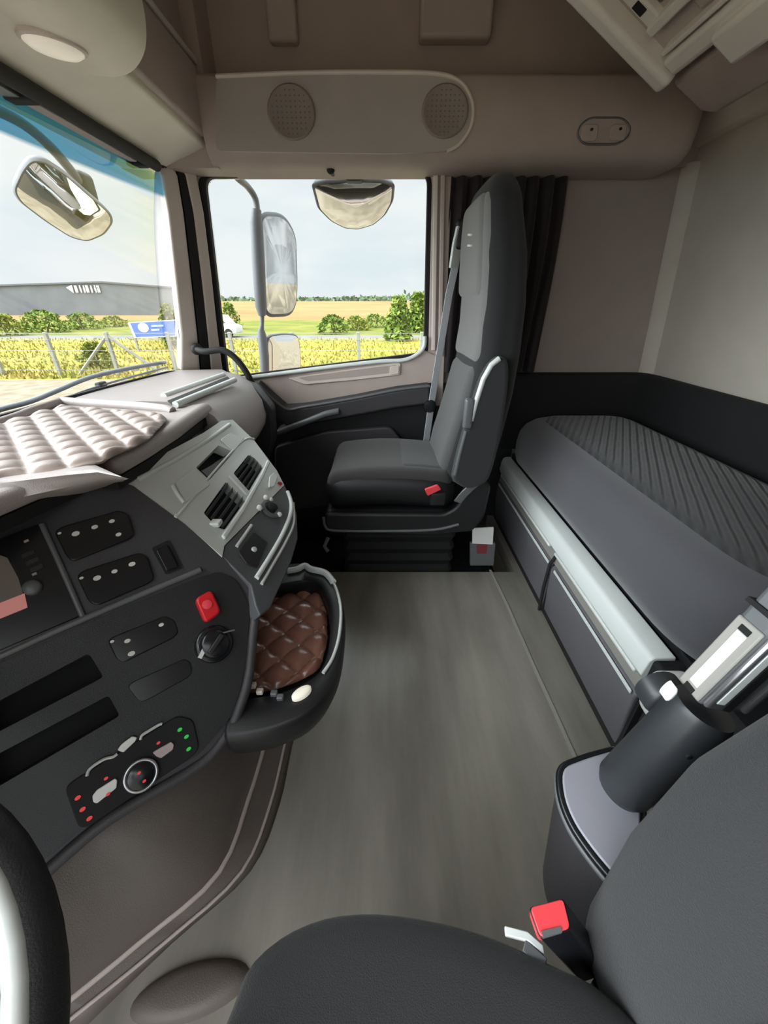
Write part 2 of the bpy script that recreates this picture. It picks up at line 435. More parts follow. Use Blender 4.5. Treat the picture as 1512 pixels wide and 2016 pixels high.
# ------------------------------------------------------------------ windscreen
N = 20; ys = [-.42 + (1.80+.42)*i/N for i in range(N+1)]
mb = MB(); rings = []
for j in range(9):
    t = j/8
    rings.append([V((wb(y)*(1-t)+wt(y)*t - .012*math.sin(math.pi*t), y, .79*(1-t)+1.475*t)) for y in ys])
mb.loft(rings, closed=False)
w1 = struct(mb.build('window_1', M['wglass'], None, smooth=80))
fr = [V((wb(y)+.004,y,.79)) for y in ys] + [V((wt(y)+.004,y,1.472)) for y in reversed(ys)]
MB().tube(fr+[fr[0]], .012, 6).build('window_seal', M['rubber'], w1)

# A pillar between windscreen and door
L = [(298,312),(318,345),(330,420),(343,540),(356,660),(356,730)]
R1= [(338,322),(350,345),(362,420),(376,540),(389,660),(395,735)]
R2= [(352,322),(366,345),(382,420),(397,540),(410,660),(417,735)]
R3= [(372,322),(388,345),(402,420),(417,540),(430,660),(440,735)]
def col(pp, y0, y1): return [aty(x,y,y0+(y1-y0)*i/(len(pp)-1)) for i,(x,y) in enumerate(pp)]
cL, c1, c2, c3 = col(L,1.745,1.76), col(R1,1.80,1.80), col(R2,1.83,1.83), col(R3,1.865,1.865)
def strip(a, b, back):
    mb = MB(); back = V(back)
    mb.loft([[p, q, q+back, p+back] for p,q in zip(a,b)]); return mb
t3 = struct(strip(cL,c1,(-.06,.09,0)).build('trim_3', M['taupe_lt'], None, bevel=.01, seg=3))
strip([p+V((.0,.01,0)) for p in c1],[p+V((0,.01,0)) for p in c2],(-.05,.06,0)).build('door_seal', M['rubber'], t3)
strip(c2,c3,(-.05,.06,0)).build('pillar_edge', M['taupe_lt'], t3, bevel=.006)
c = aty(374,657,1.79)
kb = thing('knob','small round black knob on the front pillar beside the windscreen','knob',c)
MB().lathe(c+V((-.02,.03,0)),(.45,-.85,.1),[(0,.012),(.02,.012),(.022,.019),(.034,.021),(.042,.017),(.045,.004)]).build('cap', M['rubber'], kb, smooth=60)
gh = [aty(388,688,1.76), aty(405,692,1.74), aty(440,690,1.74), aty(470,712,1.74), aty(497,755,1.74), aty(512,800,1.74)]
gp = thing('grab_handle','dark curved grab handle at the foot of the front pillar','handle',gh[0])
MB().tube(smooth_path(gh,5), .013, 10).build('grip', M['rubber'], gp, smooth=60)
MB().lathe(gh[0]+V((-.01,.02,0)),(.3,-.9,0),[(0,.024),(.02,.022),(.03,.012)]).build('boss', M['rubber'], gp, smooth=60)

# ------------------------------------------------------------------ passenger door
DY = 1.88
hole = rounded([aty(x,y,DY) for x,y in ((402,349),(842,341),(834,694),(448,742))], .035, 5)
seal = rounded([aty(x,y,DY) for x,y in ((386,340),(851,333),(843,706),(432,760))], .045, 5)
fram = rounded([aty(x,y,DY) for x,y in ((366,318),(892,322),(872,800),(425,800))], .03, 5)
d1 = struct(MB().ring(fram, seal, (0,.07,0)).build('door_1', M['taupe'], None, bevel=.008, seg=3))
MB().ring([p+V((0,.004,0)) for p in seal], hole, (0,.03,0)).build('window_rubber', M['rubber'], d1, bevel=.004)
# B pillar edge strips
for a,b,c_,d_,m_ in ((858,340,853,690,'taupe_lt'),(872,338,866,700,'taupe')):
    MB().strap([aty(a,b,1.872),aty(c_,d_,1.872)],(.018,0,0),(0,.02,0)).build('pillar_strip', M[m_], d1, bevel=.004)
# glass pane
MB().prism([p+V((0,.03,0)) for p in hole],(0,.004,0)).build('pane', M['glass'], d1)
# lower door panel (taupe) and its pieces
z_s = aty(640,724,DY).z
pan = [aty(x,y,1.872) for x,y in ((452,741),(500,743),(640,724),(745,711),(800,708),(836,690),(862,700),(855,800),(530,830))]
MB().prism(pan,(0,.06,0)).build('sill_panel', M['taupe'], d1, bevel=.008, seg=3)
sil = [aty(x,y,1.866) for x,y in ((440,748),(500,742),(640,724),(745,712),(800,708),(832,688),(836,662))]
MB().tube(smooth_path(sil,4), .009, 8).build('sill_edge', M['alu'], d1, smooth=60)
# black lower door
dp = [aty(x,y,1.866) for x,y in ((470,752),(512,760),(560,803),(620,800),(720,783),(858,752))]
dp = dp + [V((dp[-1].x,1.866,-.28)),V((-.86,1.866,-.28)),V((-.86,1.866,.72))]
MB().prism(dp,(0,.06,0)).build('lower_panel', M['black'], d1, bevel=.006)
# long pull recess outlined in pale plastic
pr = rounded([aty(x,y,1.866) for x,y in ((566,745),(765,716),(789,714),(788,738),(700,748),(600,757))],.012,4)
pi = rounded([aty(x,y,1.866) for x,y in ((588,744),(762,721),(781,719),(780,733),(700,742),(606,751))],.008,4)
MB().ring(pr,pi,(0,.02,0)).build('pull_frame', M['taupe_lt'], d1, bevel=.002)
MB().prism(pi,(0,.01,0)).build('pull_recess', M['taupe_dk'], d1)
MB().prism(rounded([aty(x,y,1.862) for x,y in ((768,722),(786,720),(785,736),(767,738))],.006,3),(0,.012,0)).build('lock_button', M['taupe_lt'], d1, bevel=.002)
# armrest ledge with top-edge highlight modelled as a grey bead, and pocket below
top = [(505,757),(560,806),(600,803),(700,786),(780,770),(846,762)]
lo_ = [(515,790),(562,838),(610,834),(700,818),(780,803),(846,795)]
A = [aty(x,y,1.80) for x,y in top]; B = [aty(x,y,1.80) for x,y in lo_]
mb = MB(); mb.loft([[a+V((0,.07,.012)),a+V((0,.012,.006)),a,b,b+V((0,.07,-.02))] for a,b in zip(A,B)])
MB.build(mb,'armrest', M['char'], d1, bevel=.008, seg=3)
MB().tube(smooth_path([a+V((0,.004,.004)) for a in A],4), .007, 8).build('armrest_edge_highlight', M['silver_dk'], d1, smooth=60)
A = [aty(x,y,1.80) for x,y in ((545,845),(600,824),(640,808),(668,802))]
mb = MB(); mb.loft([[a+V((0,.07,.0)),a,a+V((0,-.012,-.012)),a+V((0,-.01,-.03)),a+V((0,.07,-.05))] for a in A])
mb.build('pocket_highlight', M['silver_dk'], d1, bevel=.006, seg=3)  # curved highlight by the pocket, modelled as a grey bar
pk = [aty(x,y,1.83) for x,y in ((540,880),(640,850),(770,840),(800,880),(800,980),(540,1010))]
MB().prism(rounded(pk,.03,4),(0,.04,0)).build('door_pocket', M['char'], d1, bevel=.012, seg=3)
c = aty(846,800,1.80)
MB().lathe(c,(0,-1,0),[(-.05,.03),(0,.03),(.008,.026),(.01,.01)]).build('speaker_ring', M['gloss'], d1)
# coat hook above the window
c = aty(651,335,1.80)
hk = thing('coat_hook','little dark coat hook above the middle of the passenger window','hook',c)
MB().lathe(c+V((0,.07,.01)),(0,-1,-.1),[(0,.012),(.05,.011),(.065,.015),(.078,.014),(.084,.006)]).build('peg', M['rubber'], hk, smooth=60)

# ------------------------------------------------------------------ curtain
c0 = aty(885,400,1.88).x; cx1 = aty(1090,500,1.88).x
mb = MB(); rings = []
for j in range(12):
    z = .768 + (1.478-.768)*j/11
    row = []
    for i in range(61):
        t = i/60
        bul = .015*math.sin(math.pi*j/11)
        row.append(V((c0 + (cx1-c0+bul)*t, 1.885 + .020*math.sin(t*2*math.pi*8 + .4*math.sin(j*.5)) + .006*math.sin(t*31+j*.3), z)))
    rings.append(row)
mb.loft(rings, closed=False)
cu = mb.build('curtain', M['curtain'], None, smooth=80, solid=.004)
tag(cu,'dark maroon pleated curtain gathered behind the passenger seat','curtain')
# ------------------------------------------------------------------ lower bunk
bb = thing('lower_bunk','grey bunk base with two locker fronts and a pale rail','bunk',(.75,1.0,0))
FX = .60
def facex(z): return FX + .012 * max(0,(.22 - z)/.22)
mb = MB(); prof = [(FX+.035,0),(FX+.012,.02),(FX+.004,.12),(FX+.0,.21),(FX+.004,.225),(FX+.02,.23)]
ysplit = 1.125
for y0,y1 in ((.60,ysplit-.006),(ysplit+.006,1.86)):
    mb = MB(); mb.loft([[V((x,y,z)) for x,z in prof]+[V((FX+.10,y,.23)),V((FX+.10,y,0))] for y in (y0,y1)])
    d = mb.build('locker_door', M['bunkfront'], bb, bevel=.006, seg=3, smooth=50)
    MB().strap([V((FX-.002,y0+.01,.222)),V((FX-.002,y1-.03,.222))],(.004,0,0),(0,0,.010)).build('handle_strip', M['alu'], d, bevel=.001)
MB().box((FX+.012,.59,.0),(1.25,1.90,.225)).build('carcass', M['black'], bb)
MB().tube([V((FX-.001,ysplit,.01)),V((FX-.006,ysplit,.12)),V((FX-.004,ysplit,.225)),V((FX+.01,ysplit,.26))], .006, 8).build('divider', M['rubber'], bb)
# grip recess between door tops and rail
MB().box((FX+.012,.60,.225),(FX+.05,1.87,.30)).build('grip_recess', M['recess'], bb)
# pale rail
mb = MB(); rp = [(FX-.010,.298),(FX-.014,.303),(FX-.008,.346),(FX-.002,.354),(FX+.006,.357),(FX+.05,.358),(FX+.05,.298)]
rings = []
for y,k in ((.595,0),(.61,0),(1.2,0),(1.80,0),(1.84,.006),(1.87,.02)):
    rings.append([V((min(x+k,FX+.05),y,z)) for x,z in rp])
mb.loft(rings); mb.build('rail', M['alu'], bb, bevel=.004, seg=3, smooth=50)
for y0,y1 in ((.62,ysplit-.02),(ysplit+.03,1.80)):
    MB().strap([V((FX-.004,y0,.286)),V((FX-.004,y1,.286))],(.012,0,0),(0,0,.010)).build('lower_rail', M['alu'], bb, bevel=.003)
# near end bracket
q = atx(1293,1345,.612)
MB().rbox((.578,.50,.235),(.665,.578,.355),.025,2).build('end_bracket', M['white'], bb, smooth=60)
MB().box((.60,.565,.25),(.70,.60,.352)).build('end_cap', M['void'], bb, bevel=.01)
MB().box((.63,-.44,.0),(1.25,.60,.20)).build('end_locker', M['char'], bb, bevel=.01)
MB().box((.66,-.44,.2),(1.25,1.88,.372)).build('deck', M['black'], bb)

# mattress with the narrower end behind the driver's seat
def outline(ins=0):
    P = [(.622+ins,1.80-ins),(.622+ins,1.2),(.622+ins,.80),(.622+ins,.63),(.66+ins,.54),(.76+ins,.49),(.86+ins,.42),(.88+ins,.1),(.88+ins,-.42+ins),(1.184-ins,-.42+ins),(1.184-ins,1.855-ins),(.75,1.855-ins)]
    return rounded([V((x,y,0)) for x,y in P], .08, 4)
mt = thing('mattress','thick charcoal mattress with ribbed top on the lower bunk','mattress',(.93,.9,.372))
sec = [(.372,.03),(.385,.012),(.42,.002),(.47,0),(.52,.006),(.555,.022),(.58,.05),(.592,.085)]
mb = MB(); mb.loft([[V((p.x,p.y,z)) for p in outline(i)] for z,i in sec])
mb.build('border', M['mattress_side'], mt, smooth=70)
mb = MB(); mb.loft([[V((p.x,p.y,z)) for p in outline(i)] for z,i in ((.585,.083),(.5935,.088),(.600,.105),(.604,.125))])
mb.build('ribbed_top', M['rib'], mt, smooth=70)
# black padded border along the walls
bo = thing('bunk_bolster','black padded bolster running along the walls behind the mattress','bolster',(1.24,1.5,.55))
zc = .762
mb = MB()
pth = [(.60,1.918),(.66,1.918),(1.0,1.918),(1.18,1.918),(1.24,1.86),(1.243,1.5),(1.243,.6),(1.243,-.44)]
pth = smooth_path([V((x,y,0)) for x,y in pth],5)
rings = []
for i,p in enumerate(pth):
    t = (pth[min(i+1,len(pth)-1)]-pth[max(i-1,0)]).normalized(); n = V((t.y,-t.x,0))
    rings.append([p+V((0,0,.40)), p+n*.05+V((0,0,.40)), p+n*.055+V((0,0,.70)), p+n*.045+V((0,0,zc-.012)), p+n*.025+V((0,0,zc)), p+V((0,0,zc))])
mb.loft(rings); mb.build('pad', M['wallblack'], bo, smooth=60)

# ------------------------------------------------------------------ upper bunk, folded up
ub = thing('upper_bunk','pale upper bunk folded up with its ribbed underside showing','bunk',(.75,.6,1.58))
YE = 1.50
H = aty(1296,178,YE); T = aty(1120,-4,YE)
dirx = (T-H); dirx.y = 0; dirx.normalize(); T2 = H + dirx*.56
nrm = V((-dirx.z,0,dirx.x));  nrm = nrm if nrm.z < 0 else -nrm      # underside normal
def ubp(s, y, o): return V((H.x,0,H.z)) + dirx*s + nrm*o + V((0,y,0))
def slab(s0,s1,y0,y1,o0,o1): 
    return MB().add([ubp(s,y,o) for o in (o0,o1) for s,y in ((s0,y0),(s1,y0),(s1,y1),(s0,y1))],[(0,1,2,3),(7,6,5,4),(0,4,5,1),(1,5,6,2),(2,6,7,3),(3,7,4,0)])
slab(.0,.56,-.4,YE-.005,-.065,-.03).build('tray', M['taupe'], ub, bevel=.006)
slab(-.005,.57,YE-.055,YE,-.06,.012).build('end_rail', M['bunkgrey'], ub, bevel=.014, seg=4)
slab(.0,.05,-.40,YE-.06,-.06,-.0).build('hinge_rail', M['bunkgrey'], ub, bevel=.014, seg=4)
slab(.07,.20,-.4,YE-.20,-.04,-.022).build('inner_panel', M['taupe'], ub, bevel=.01)
slab(.056,.068,-.4,YE-.075,-.04,-.004).build('flange', M['bunkgrey'], ub, bevel=.004)
slab(.11,.40,YE-.13,YE-.085,-.04,-.014).build('cross_bar', M['bunkgrey'], ub, bevel=.005)
slab(.11,.135,.3,YE-.085,-.04,-.006).build('long_bar', M['bunkgrey'], ub, bevel=.005)
for k in range(5):
    slab(.165+.055*k,.195+.055*k,YE-.121,YE-.094,-.0145,-.012).build('slot', M['void'], ub, bevel=.002)
for k in range(2):
    slab(.15,.19,YE-.20-.07*k,YE-.155-.07*k,-.03,-.012).build('latch', M['silver_dk'], ub, bevel=.006)
slab(-.055,.03,1.08,1.27,-.06,.02).build('hinge_block', M['bunkgrey'], ub, bevel=.012)
# beam that carries the bunk along the rear wall
a = aty(1330,165,YE); b = aty(1388,205,YE)
mb = MB(); mb.loft([[V((.80,y,1.585)),V((.90,y,1.530)),V((.945,y,1.525)),V((.985,y,1.56)),V((1.10,y,1.63)),V((1.12,y,1.76)),V((.86,y,1.72))] for y in (-.40,1.51)])
bm_ = tag(mb.build('bunk_beam', M['taupe_dk'], None, bevel=.012, seg=3),'taupe beam under the hinge of the folded upper bunk','beam')
# ------------------------------------------------------------------ passenger seat
ps = thing('passenger_seat','high-backed charcoal passenger seat facing the dashboard beside the door','seat',(.05,1.57,-.16))
YN, YF = 1.345, 1.80
def lean(z): return .015 * max(0, z-.45) / .9
# cushion
def cw(p):
    t = (p.x + .24) / .5
    return V((p.x, p.y, p.z + .018*math.sin(math.pi*min(max(t,0),1)) - .012*max(0,.25-t)*4*.5 + .012*((p.y-1.57)/.22)**2))
MB().rbox((-.238,YN,.30),(.285,YF,.455),.070,5,cw).build('cushion', M['black'], ps, smooth=60)
cu_ = MB().rbox((-.225,YN+.015,.37),(.27,YF-.015,.468),.045,5,cw).build('cushion_top', M['cushion'], ps, smooth=60)
MB().rbox((.06,YN+.055,.40),(.262,YF-.055,.474),.03,4,cw).build('cushion_insert', M['insert'], ps, smooth=60)
# base shell with rising recliner side
sh = [(-.235,.25),(-.22,.225),(.20,.215),(.36,.235),(.40,.30),(.41,.44),(.36,.475),(.33,.46),(.285,.345),(.24,.315),(-.22,.318),(-.238,.30)]
MB().prism(rounded([V((x,YN-.012,z)) for x,z in sh],.02,3),(0,.05,0)).build('side_shell', M['black'], ps, bevel=.010, seg=3)
MB().prism(rounded([V((x,YF-.04,z)) for x,z in sh],.02,3),(0,.05,0)).build('side_shell', M['black'], ps, bevel=.010, seg=3)
MB().rbox((-.24,YN,.225),(.30,YF,.32),.03,3).build('seat_pan', M['black'], ps, smooth=60)
# recliner flash and shell edge
MB().strap(smooth_path([V((.285,YN-.014,.37)),V((.31,YN-.016,.41)),V((.35,YN-.016,.455))],4),(.03,0,-.012),(0,.006,0)).build('recliner_trim', M['silver_dk'], ps, bevel=.003)
MB().tube(smooth_path([V((-.241,YN-.008,.30)),V((-.236,YN-.014,.262)),V((-.20,YN-.015,.243)),V((0,YN-.015,.24)),V((.2,YN-.013,.245)),V((.30,YN-.012,.27))],4),.006,8).build('shell_edge', M['silver_dk'], ps, smooth=60)
# suspension bellows and base
mb = MB()
rings = []
for k in range(9):
    o = .012 if k % 2 else 0
    z = -.04 + .03*k
    rings.append(rounded([V((x,y,z)) for x,y in ((-.17-o,1.405-o),(.30+o,1.405-o),(.30+o,1.75+o),(-.17-o,1.75+o))],.04,3))
mb.loft(rings); mb.build('bellows', M['void'], ps, smooth=30)
MB().rbox((-.20,1.39,-.155),(.50,1.78,-.03),.02,2).build('base_plate', M['gloss'], ps, smooth=60)
a = [aty(x,y,1.388) for x,y in ((930,1040),(972,1038),(970,1072),(930,1070))]
lb = MB().prism([p for p in a],(0,.004,0)).build('paper_tag', M['white'], ps)
a = [aty(x,y,1.389) for x,y in ((926,1070),(976,1070),(972,1114),(926,1114))]
MB().prism(a,(0,.02,0)).build('tag_holder', M['silver_dk'], ps, bevel=.003)
a = [aty(x,y,1.3885) for x,y in ((938,1072),(960,1071),(958,1090),(939,1090))]
MB().prism(a,(0,.004,0)).build('red_mark', mat('dull_red', srgb(120,50,55), .6), lb)
# backrest
def interp(tab, z):
    if z <= tab[0][0]: return tab[0][1]
    for (z0,x0),(z1,x1_) in zip(tab,tab[1:]):
        if z <= z1:
            t = (z-z0)/(z1-z0); return x0+(x1_-x0)*t
    return tab[-1][1]
FT = [(.42,.222),(.55,.243),(.65,.268),(.75,.290),(.85,.305),(1.0,.314),(1.1,.311),(1.2,.304),(1.3,.298),(1.42,.300)]
BT = [(.42,.412),(.55,.432),(.65,.447),(.76,.458),(.88,.463),(1.0,.460),(1.1,.451),(1.2,.436),(1.3,.415),(1.42,.385)]
def bw(p):
    z = p.z; f = (p.x-.245)/.18
    x = interp(FT,z)*(1-f)+interp(BT,z)*f
    k = 1.0
    if z > 1.08: k = 1 - .36*((z-1.08)/.30)**2
    y = 1.572 + (p.y-1.572)*k
    w = max(0,(1.572-p.y)/.23)
    x += (1-min(1,max(0,f)))*.022*w*w
    return V((x,y,z))
MB().rbox((.245,YN+.01,.42),(.425,YF-.01,1.39),.062,6,bw).build('backrest', M['fabric_dk'], ps, smooth=60)
def bw2(p):
    q = bw(p); w = abs(p.y-1.572)/.2
    return V((q.x - .016*w*w*max(0,min(1,(.95-p.z)/.2)), q.y, q.z))
MB().rbox((.232,YN+.055,.455),(.30,YF-.055,.86),.035,5,bw2).build('back_panel', M['fabric'], ps, smooth=60)
MB().rbox((.236,YN+.045,.865),(.30,YF-.04,1.35),.035,5,bw2).build('upper_back_panel', M['fabric_lt'], ps, smooth=60)
def bw3(p):
    q = bw(p); return V((q.x-.004, q.y, q.z))
hd = MB().rbox((.228,YN+.085,1.07),(.28,YF-.03,1.345),.03,5,bw3).build('headrest_pad', M['fabric_lt'], ps, smooth=60)
# embroidered mark on the headrest: short raised stitches
for dz,dy,ln in ((1.245,.0,.05),(1.215,-.005,.055)):
    p = [bw3(V((.2235,1.545+dy+ln*(i/4-.5),dz+.006*i/4))) for i in range(5)]
    MB().tube(p,.0035,6).build('stitching', M['white'], hd)
# folded-up armrest on the near side
ar = [(.252,.475),(.258,.54),(.278,.66),(.300,.77),(.320,.845),(.345,.885),(.372,.90),(.395,.88),(.405,.80),(.405,.66),(.395,.54),(.375,.47),(.31,.445)]
MB().prism([V((x,YN-.055,z)) for x,z in smooth_path([(*q,0) for q in ar]+[(*ar[0],0)],3)[:-1] and [(p.x,p.y) for p in smooth_path([(*q,0) for q in ar]+[(*ar[0],0)],3)[:-1]]],(0,.062,0)).build('armrest', M['seatdk'], ps, bevel=.02, seg=4, smooth=50)
MB().tube([V((x-.004,YN-.05,z)) for x,z in ((.300,.70),(.309,.76),(.325,.835),(.345,.878),(.368,.897))],.009,8).build('armrest_edge_highlight', M['silver'], ps, smooth=60)  # pale tubes, here and below, draw the highlight along the armrest edge
MB().tube([V((x-.004,YN-.05,z)) for x,z in ((.262,.50),(.272,.58),(.286,.665))],.007,8).build('armrest_edge_highlight', M['silver_dk'], ps, smooth=60)
MB().rbox((.268,YN-.062,.672),(.300,YN-.035,.775),.01,2).build('armrest_latch', M['silver_dk'], ps, smooth=60)
# red buckle on the near side of the cushion
c = aty(852,966,YN-.02)
bk = MB().rbox((c.x-.008,YN-.028,.36),(c.x+.050,YN-.002,.415),.008,2).build('buckle', M['black'], ps)
q = [aty(x,y,YN-.03) for x,y in ((836,964),(862,955),(869,964),(842,977))]
MB().prism(rounded(q,.004,2),(0,.012,0)).build('button', M['red_bk'], bk, bevel=.002)
# seat belt with shoulder guide on the door side
def P_(x,y): return aty(x,y,1.805)
bt = [P_(906,452),P_(895,530),P_(884,580),P_(868,680),P_(850,790),P_(837,884)]
MB().strap(bt,(.030,.016,0),(.001,-.002,0)).build('seat_belt', M['belt'], ps)
MB().strap([P_(908,446),P_(900,480),P_(893,528)],(.038,.03,0),(.006,-.012,0)).build('belt_guide', M['alu'], ps, bevel=.003)
MB().rbox(P_(905,470)-V((.02,.015,.035)),P_(905,470)+V((.05,.02,.06)),.012,2).build('shoulder_loop', M['black'], ps)
c = P_(834,888); MB().lathe(c,(0,-1,0),[(-.01,.012),(.004,.014),(.01,.010),(.013,.002)]).build('belt_anchor', M['chrome'], ps, smooth=60)
# seat adjusting lever near front of the cushion
MB().tube([V((-.23,YN-.0,.20)),V((-.245,YN-.02,.17)),V((-.23,YN-.03,.15))],.008,8).build('lever', M['silver_dk'], ps)

# ------------------------------------------------------------------ driver's seat (close to the lens)
ds = thing('driver_seat','dark fabric driver seat in the near corner with red buckle and folded side arm','seat',(.1,-.1,-.06))
ZC = .50
ed = [atz(x,y,ZC-.02) for x,y in ((452,1990),(482,1898),(560,1832),(650,1797),(760,1792),(900,1817),(1000,1852),(1090,1897),(1185,1936))]
ed = [V((p.x,p.y,0)) for p in ed]
outl = [V((-.16,-.33,0)),V((-.175,-.1,0)),V((-.165,.03,0))] + ed + [V((.26,.06,0)),V((.28,-.33,0))]
outl = rounded(outl,.05,3)
cen = sum(outl,V())/len(outl)
def ins(k): return [cen + (p-cen)*k for p in outl]
mb = MB(); mb.loft([[V((p.x,p.y,z)) for p in ins(k)] for z,k in ((.33,.93),(.36,.985),(.42,1.0),(.46,1.0),(.478,.985),(.494,.94),(.502,.86),(.504,.7),(.498,.4),(.496,.05))])
mb.build('cushion', M['fabric_dk'], ds, smooth=70)
MB().rbox((-.14,-.32,.20),(.30,.09,.34),.04,3).build('seat_pan', M['black'], ds, smooth=60)
MB().rbox((-.10,-.28,-.06),(.26,.05,.21),.03,3).build('pedestal', M['rubber'], ds, smooth=60)
# backrest, reclined, with rounded side bolster
def db(p):
    z = p.z; t = (z-.42)/.9
    w = max(0,(p.y+.10)/.27)
    lowk = max(0,1-t/.30)
    p = V((p.x + .026*lowk, p.y - .006*lowk*w, p.z))
    return V((p.x + .20*t*t*.6 + .17*t - (.03*w*w if p.x < .30 else 0), p.y + (.02*math.sin(math.pi*min(1,max(0,t*2.0)))) * w - .05*max(0,t-.6)*w, z))
MB().rbox((.203,-.36,.40),(.37,.180,1.22),.065,6,db).build('backrest', M['seatdk'], ds, smooth=70)
MB().rbox((.195,-.28,.47),(.25,.06,1.15),.027,5,db).build('back_insert', M['seatdk'], ds, smooth=70)
MB().tube([db(V((.35,.182,.44+.08*i))) for i in range(9)],.004,6).build('piping', M['black'], ds)
# side cover at the seat base: rounded box with lilac-grey lid and dark lip
lid = [atz(x,y,.50) for x,y in ((1217,1474),(1160,1490),(1112,1508),(1106,1530),(1112,1575),(1132,1622),(1172,1678),(1226,1740),(1262,1700),(1262,1560))]
lid = rounded(lid,.012,3)
sc_ = MB().prism(lid,(0,0,-.012)).build('side_cover_lid', mat('lilac_grey_plastic', srgb(150,149,158), .45), ds, bevel=.004)
cen2 = sum(lid,V())/len(lid)
big = [cen2+(p-cen2)*1.05 for p in lid]
big2 = [cen2+(p-cen2)*1.10 for p in lid]
def shift(poly,dz): return [p+V((0,0,dz)) for p in poly]
MB().loft([shift(big,-.014),shift(big,-.004),shift(big,-.02)] and [shift(big,-.008),shift(big,-.03),shift([cen2+(p-cen2)*1.0+V((.01,-.02,0)) for p in lid],-.22)]).build('side_cover', M['char'], ds, bevel=.003, smooth=50)
MB().tube([p+V((0,0,-.006)) for p in big]+[big[0]+V((0,0,-.006))],.0055,8).build('cover_lip', M['gloss'], ds, smooth=60)
MB().tube([p+V((0,0,-.014)) for p in big2]+[big2[0]+V((0,0,-.014))],.004,8).build('cover_rim', M['silver_dk'], ds, smooth=60)
# side arm: thick black cylinder, then grooved metal bars rising along the backrest
ca = aty(1228,1545,.262); cb = aty(1388,1392,.262)
axv = (cb-ca).normalized()
rr = .031
MB().lathe(ca-axv*.012,axv,[(0,.5*rr),(.004,.86*rr),(.014,rr),((cb-ca).length*.6,rr*1.0),((cb-ca).length+.004,rr*.98),((cb-ca).length+.012,rr*.90)],32).build('arm_grip', M['soft_black'], ds, smooth=60)
mid = cb + axv*.0
side = axv.cross(V((0,1,0))).normalized()
if side.x > 0: side = -side
yv = axv.cross(side).normalized(); yv = yv if yv.y < 0 else -yv
def bar(u0,u1,w0,w1,l0,l1): 
    return MB().add([mid + axv*l + side*u + yv*w for l in (l0,l1) for u,w in ((u0,w0),(u1,w0),(u1,w1),(u0,w1))],[(0,1,2,3),(7,6,5,4),(0,4,5,1),(1,5,6,2),(2,6,7,3),(3,7,4,0)])
ar_ = bar(-.026,.028,-.02,.012,.012,.34).build('arm', M['silver_dk'], ds, bevel=.006, seg=3)
bar(.006,.027,.010,.0175,.016,.115).build('rib', M['chrome'], ar_, bevel=.003)
bar(.012,.021,.0172,.0182,.026,.105).build('groove', M['alu'], ar_, bevel=.001)
bar(.027,.0305,-.018,.010,.016,.112).build('rib', M['recess'], ar_, bevel=.002)
bar(.030,.0315,-.009,.002,.026,.10).build('groove', M['alu'], ar_, bevel=.001)
for l_ in (.020,.104): bar(.030,.0318,-.009,.002,l_-.003,l_+.003).build('notch', M['void'], ar_)
bar(-.004,.004,.010,.016,.016,.33).build('channel', M['void'], ar_)
bar(-.026,-.018,.008,.016,.016,.33).build('rib', M['chrome'], ar_, bevel=.003)
bar(.004,.031,.004,.021,.118,.145).build('clamp', M['alu'], ar_, bevel=.006, seg=3)
bar(-.028,.031,-.022,.02,.126,.131).build('joint', M['void'], ar_)
for l,u in ((-.045,.010),(-.125,-.012)):
    c = mid + axv*l + side*u + yv*(rr*.93)
    MB().lathe(c,yv,[(-.003,.0035),(.001,.0035),(.0015,.001)]).build('screw', M['void'], ds)
c = aty(1312,1378,.30)
MB().lathe(c,yv,[(-.02,.026),(.0,.026),(.008,.022),(.010,.004)],20).build('lobe', M['soft_black'], ds, smooth=60)
c = aty(1322,1368,.262)
MB().loft([circ(c+yv*h,axv,side,.010*k,.0032*k,16) for h,k in ((-.01,1),(.0,1),(.002,.7),(.0025,.1))]).build('arm_highlight', M['white'], ds, smooth=60)  # oval highlight on the grip, put in as a white disc
# buckle
bl = [atz(x,y,.535) for x,y in ((1040,1786),(1110,1768),(1125,1830),(1062,1850))]
bb_ = MB().prism(rounded([cen2*0 + p for p in bl],.004,3),(.064,-.004,-.115)).build('buckle', M['gloss'], ds, bevel=.003)
up = [p+V((0,0,.002)) for p in bl]; c_ = sum(up,V())/4
MB().prism(rounded([c_+(p-c_)*.93 for p in up],.004,3),(0,0,-.012)).build('button', M['red_bk'], bb_, bevel=.002)
s0 = [atz(x,y,.538) for x,y in ((1066,1833),(1104,1824),(1107,1835),(1070,1846))]
MB().prism(s0,(0,0,-.004)).build('slot', M['silver_dk'], bb_)
MB().strap([bl[2]+V((.045,-.012,-.10)),bl[2]+V((.07,-.02,-.16)),V((.26,.11,.30))],(.03,.02,0),(.01,0,.02)).build('buckle_stalk', M['gloss'], ds, bevel=.004)
c = atz(1035,1862,.49)
MB().strap([c+V((-.018,.010,.0)),c+V((.004,.006,.0)),c+V((.018,-.002,-.006))],(.001,.007,0),(0,0,.005)).build('bracket', M['alu'], ds, bevel=.001)
MB().strap([c+V((-.002,.0,.0)),c+V((.016,-.012,-.004))],(.006,.008,0),(0,0,.005)).build('bracket', M['silver_dk'], ds, bevel=.001)
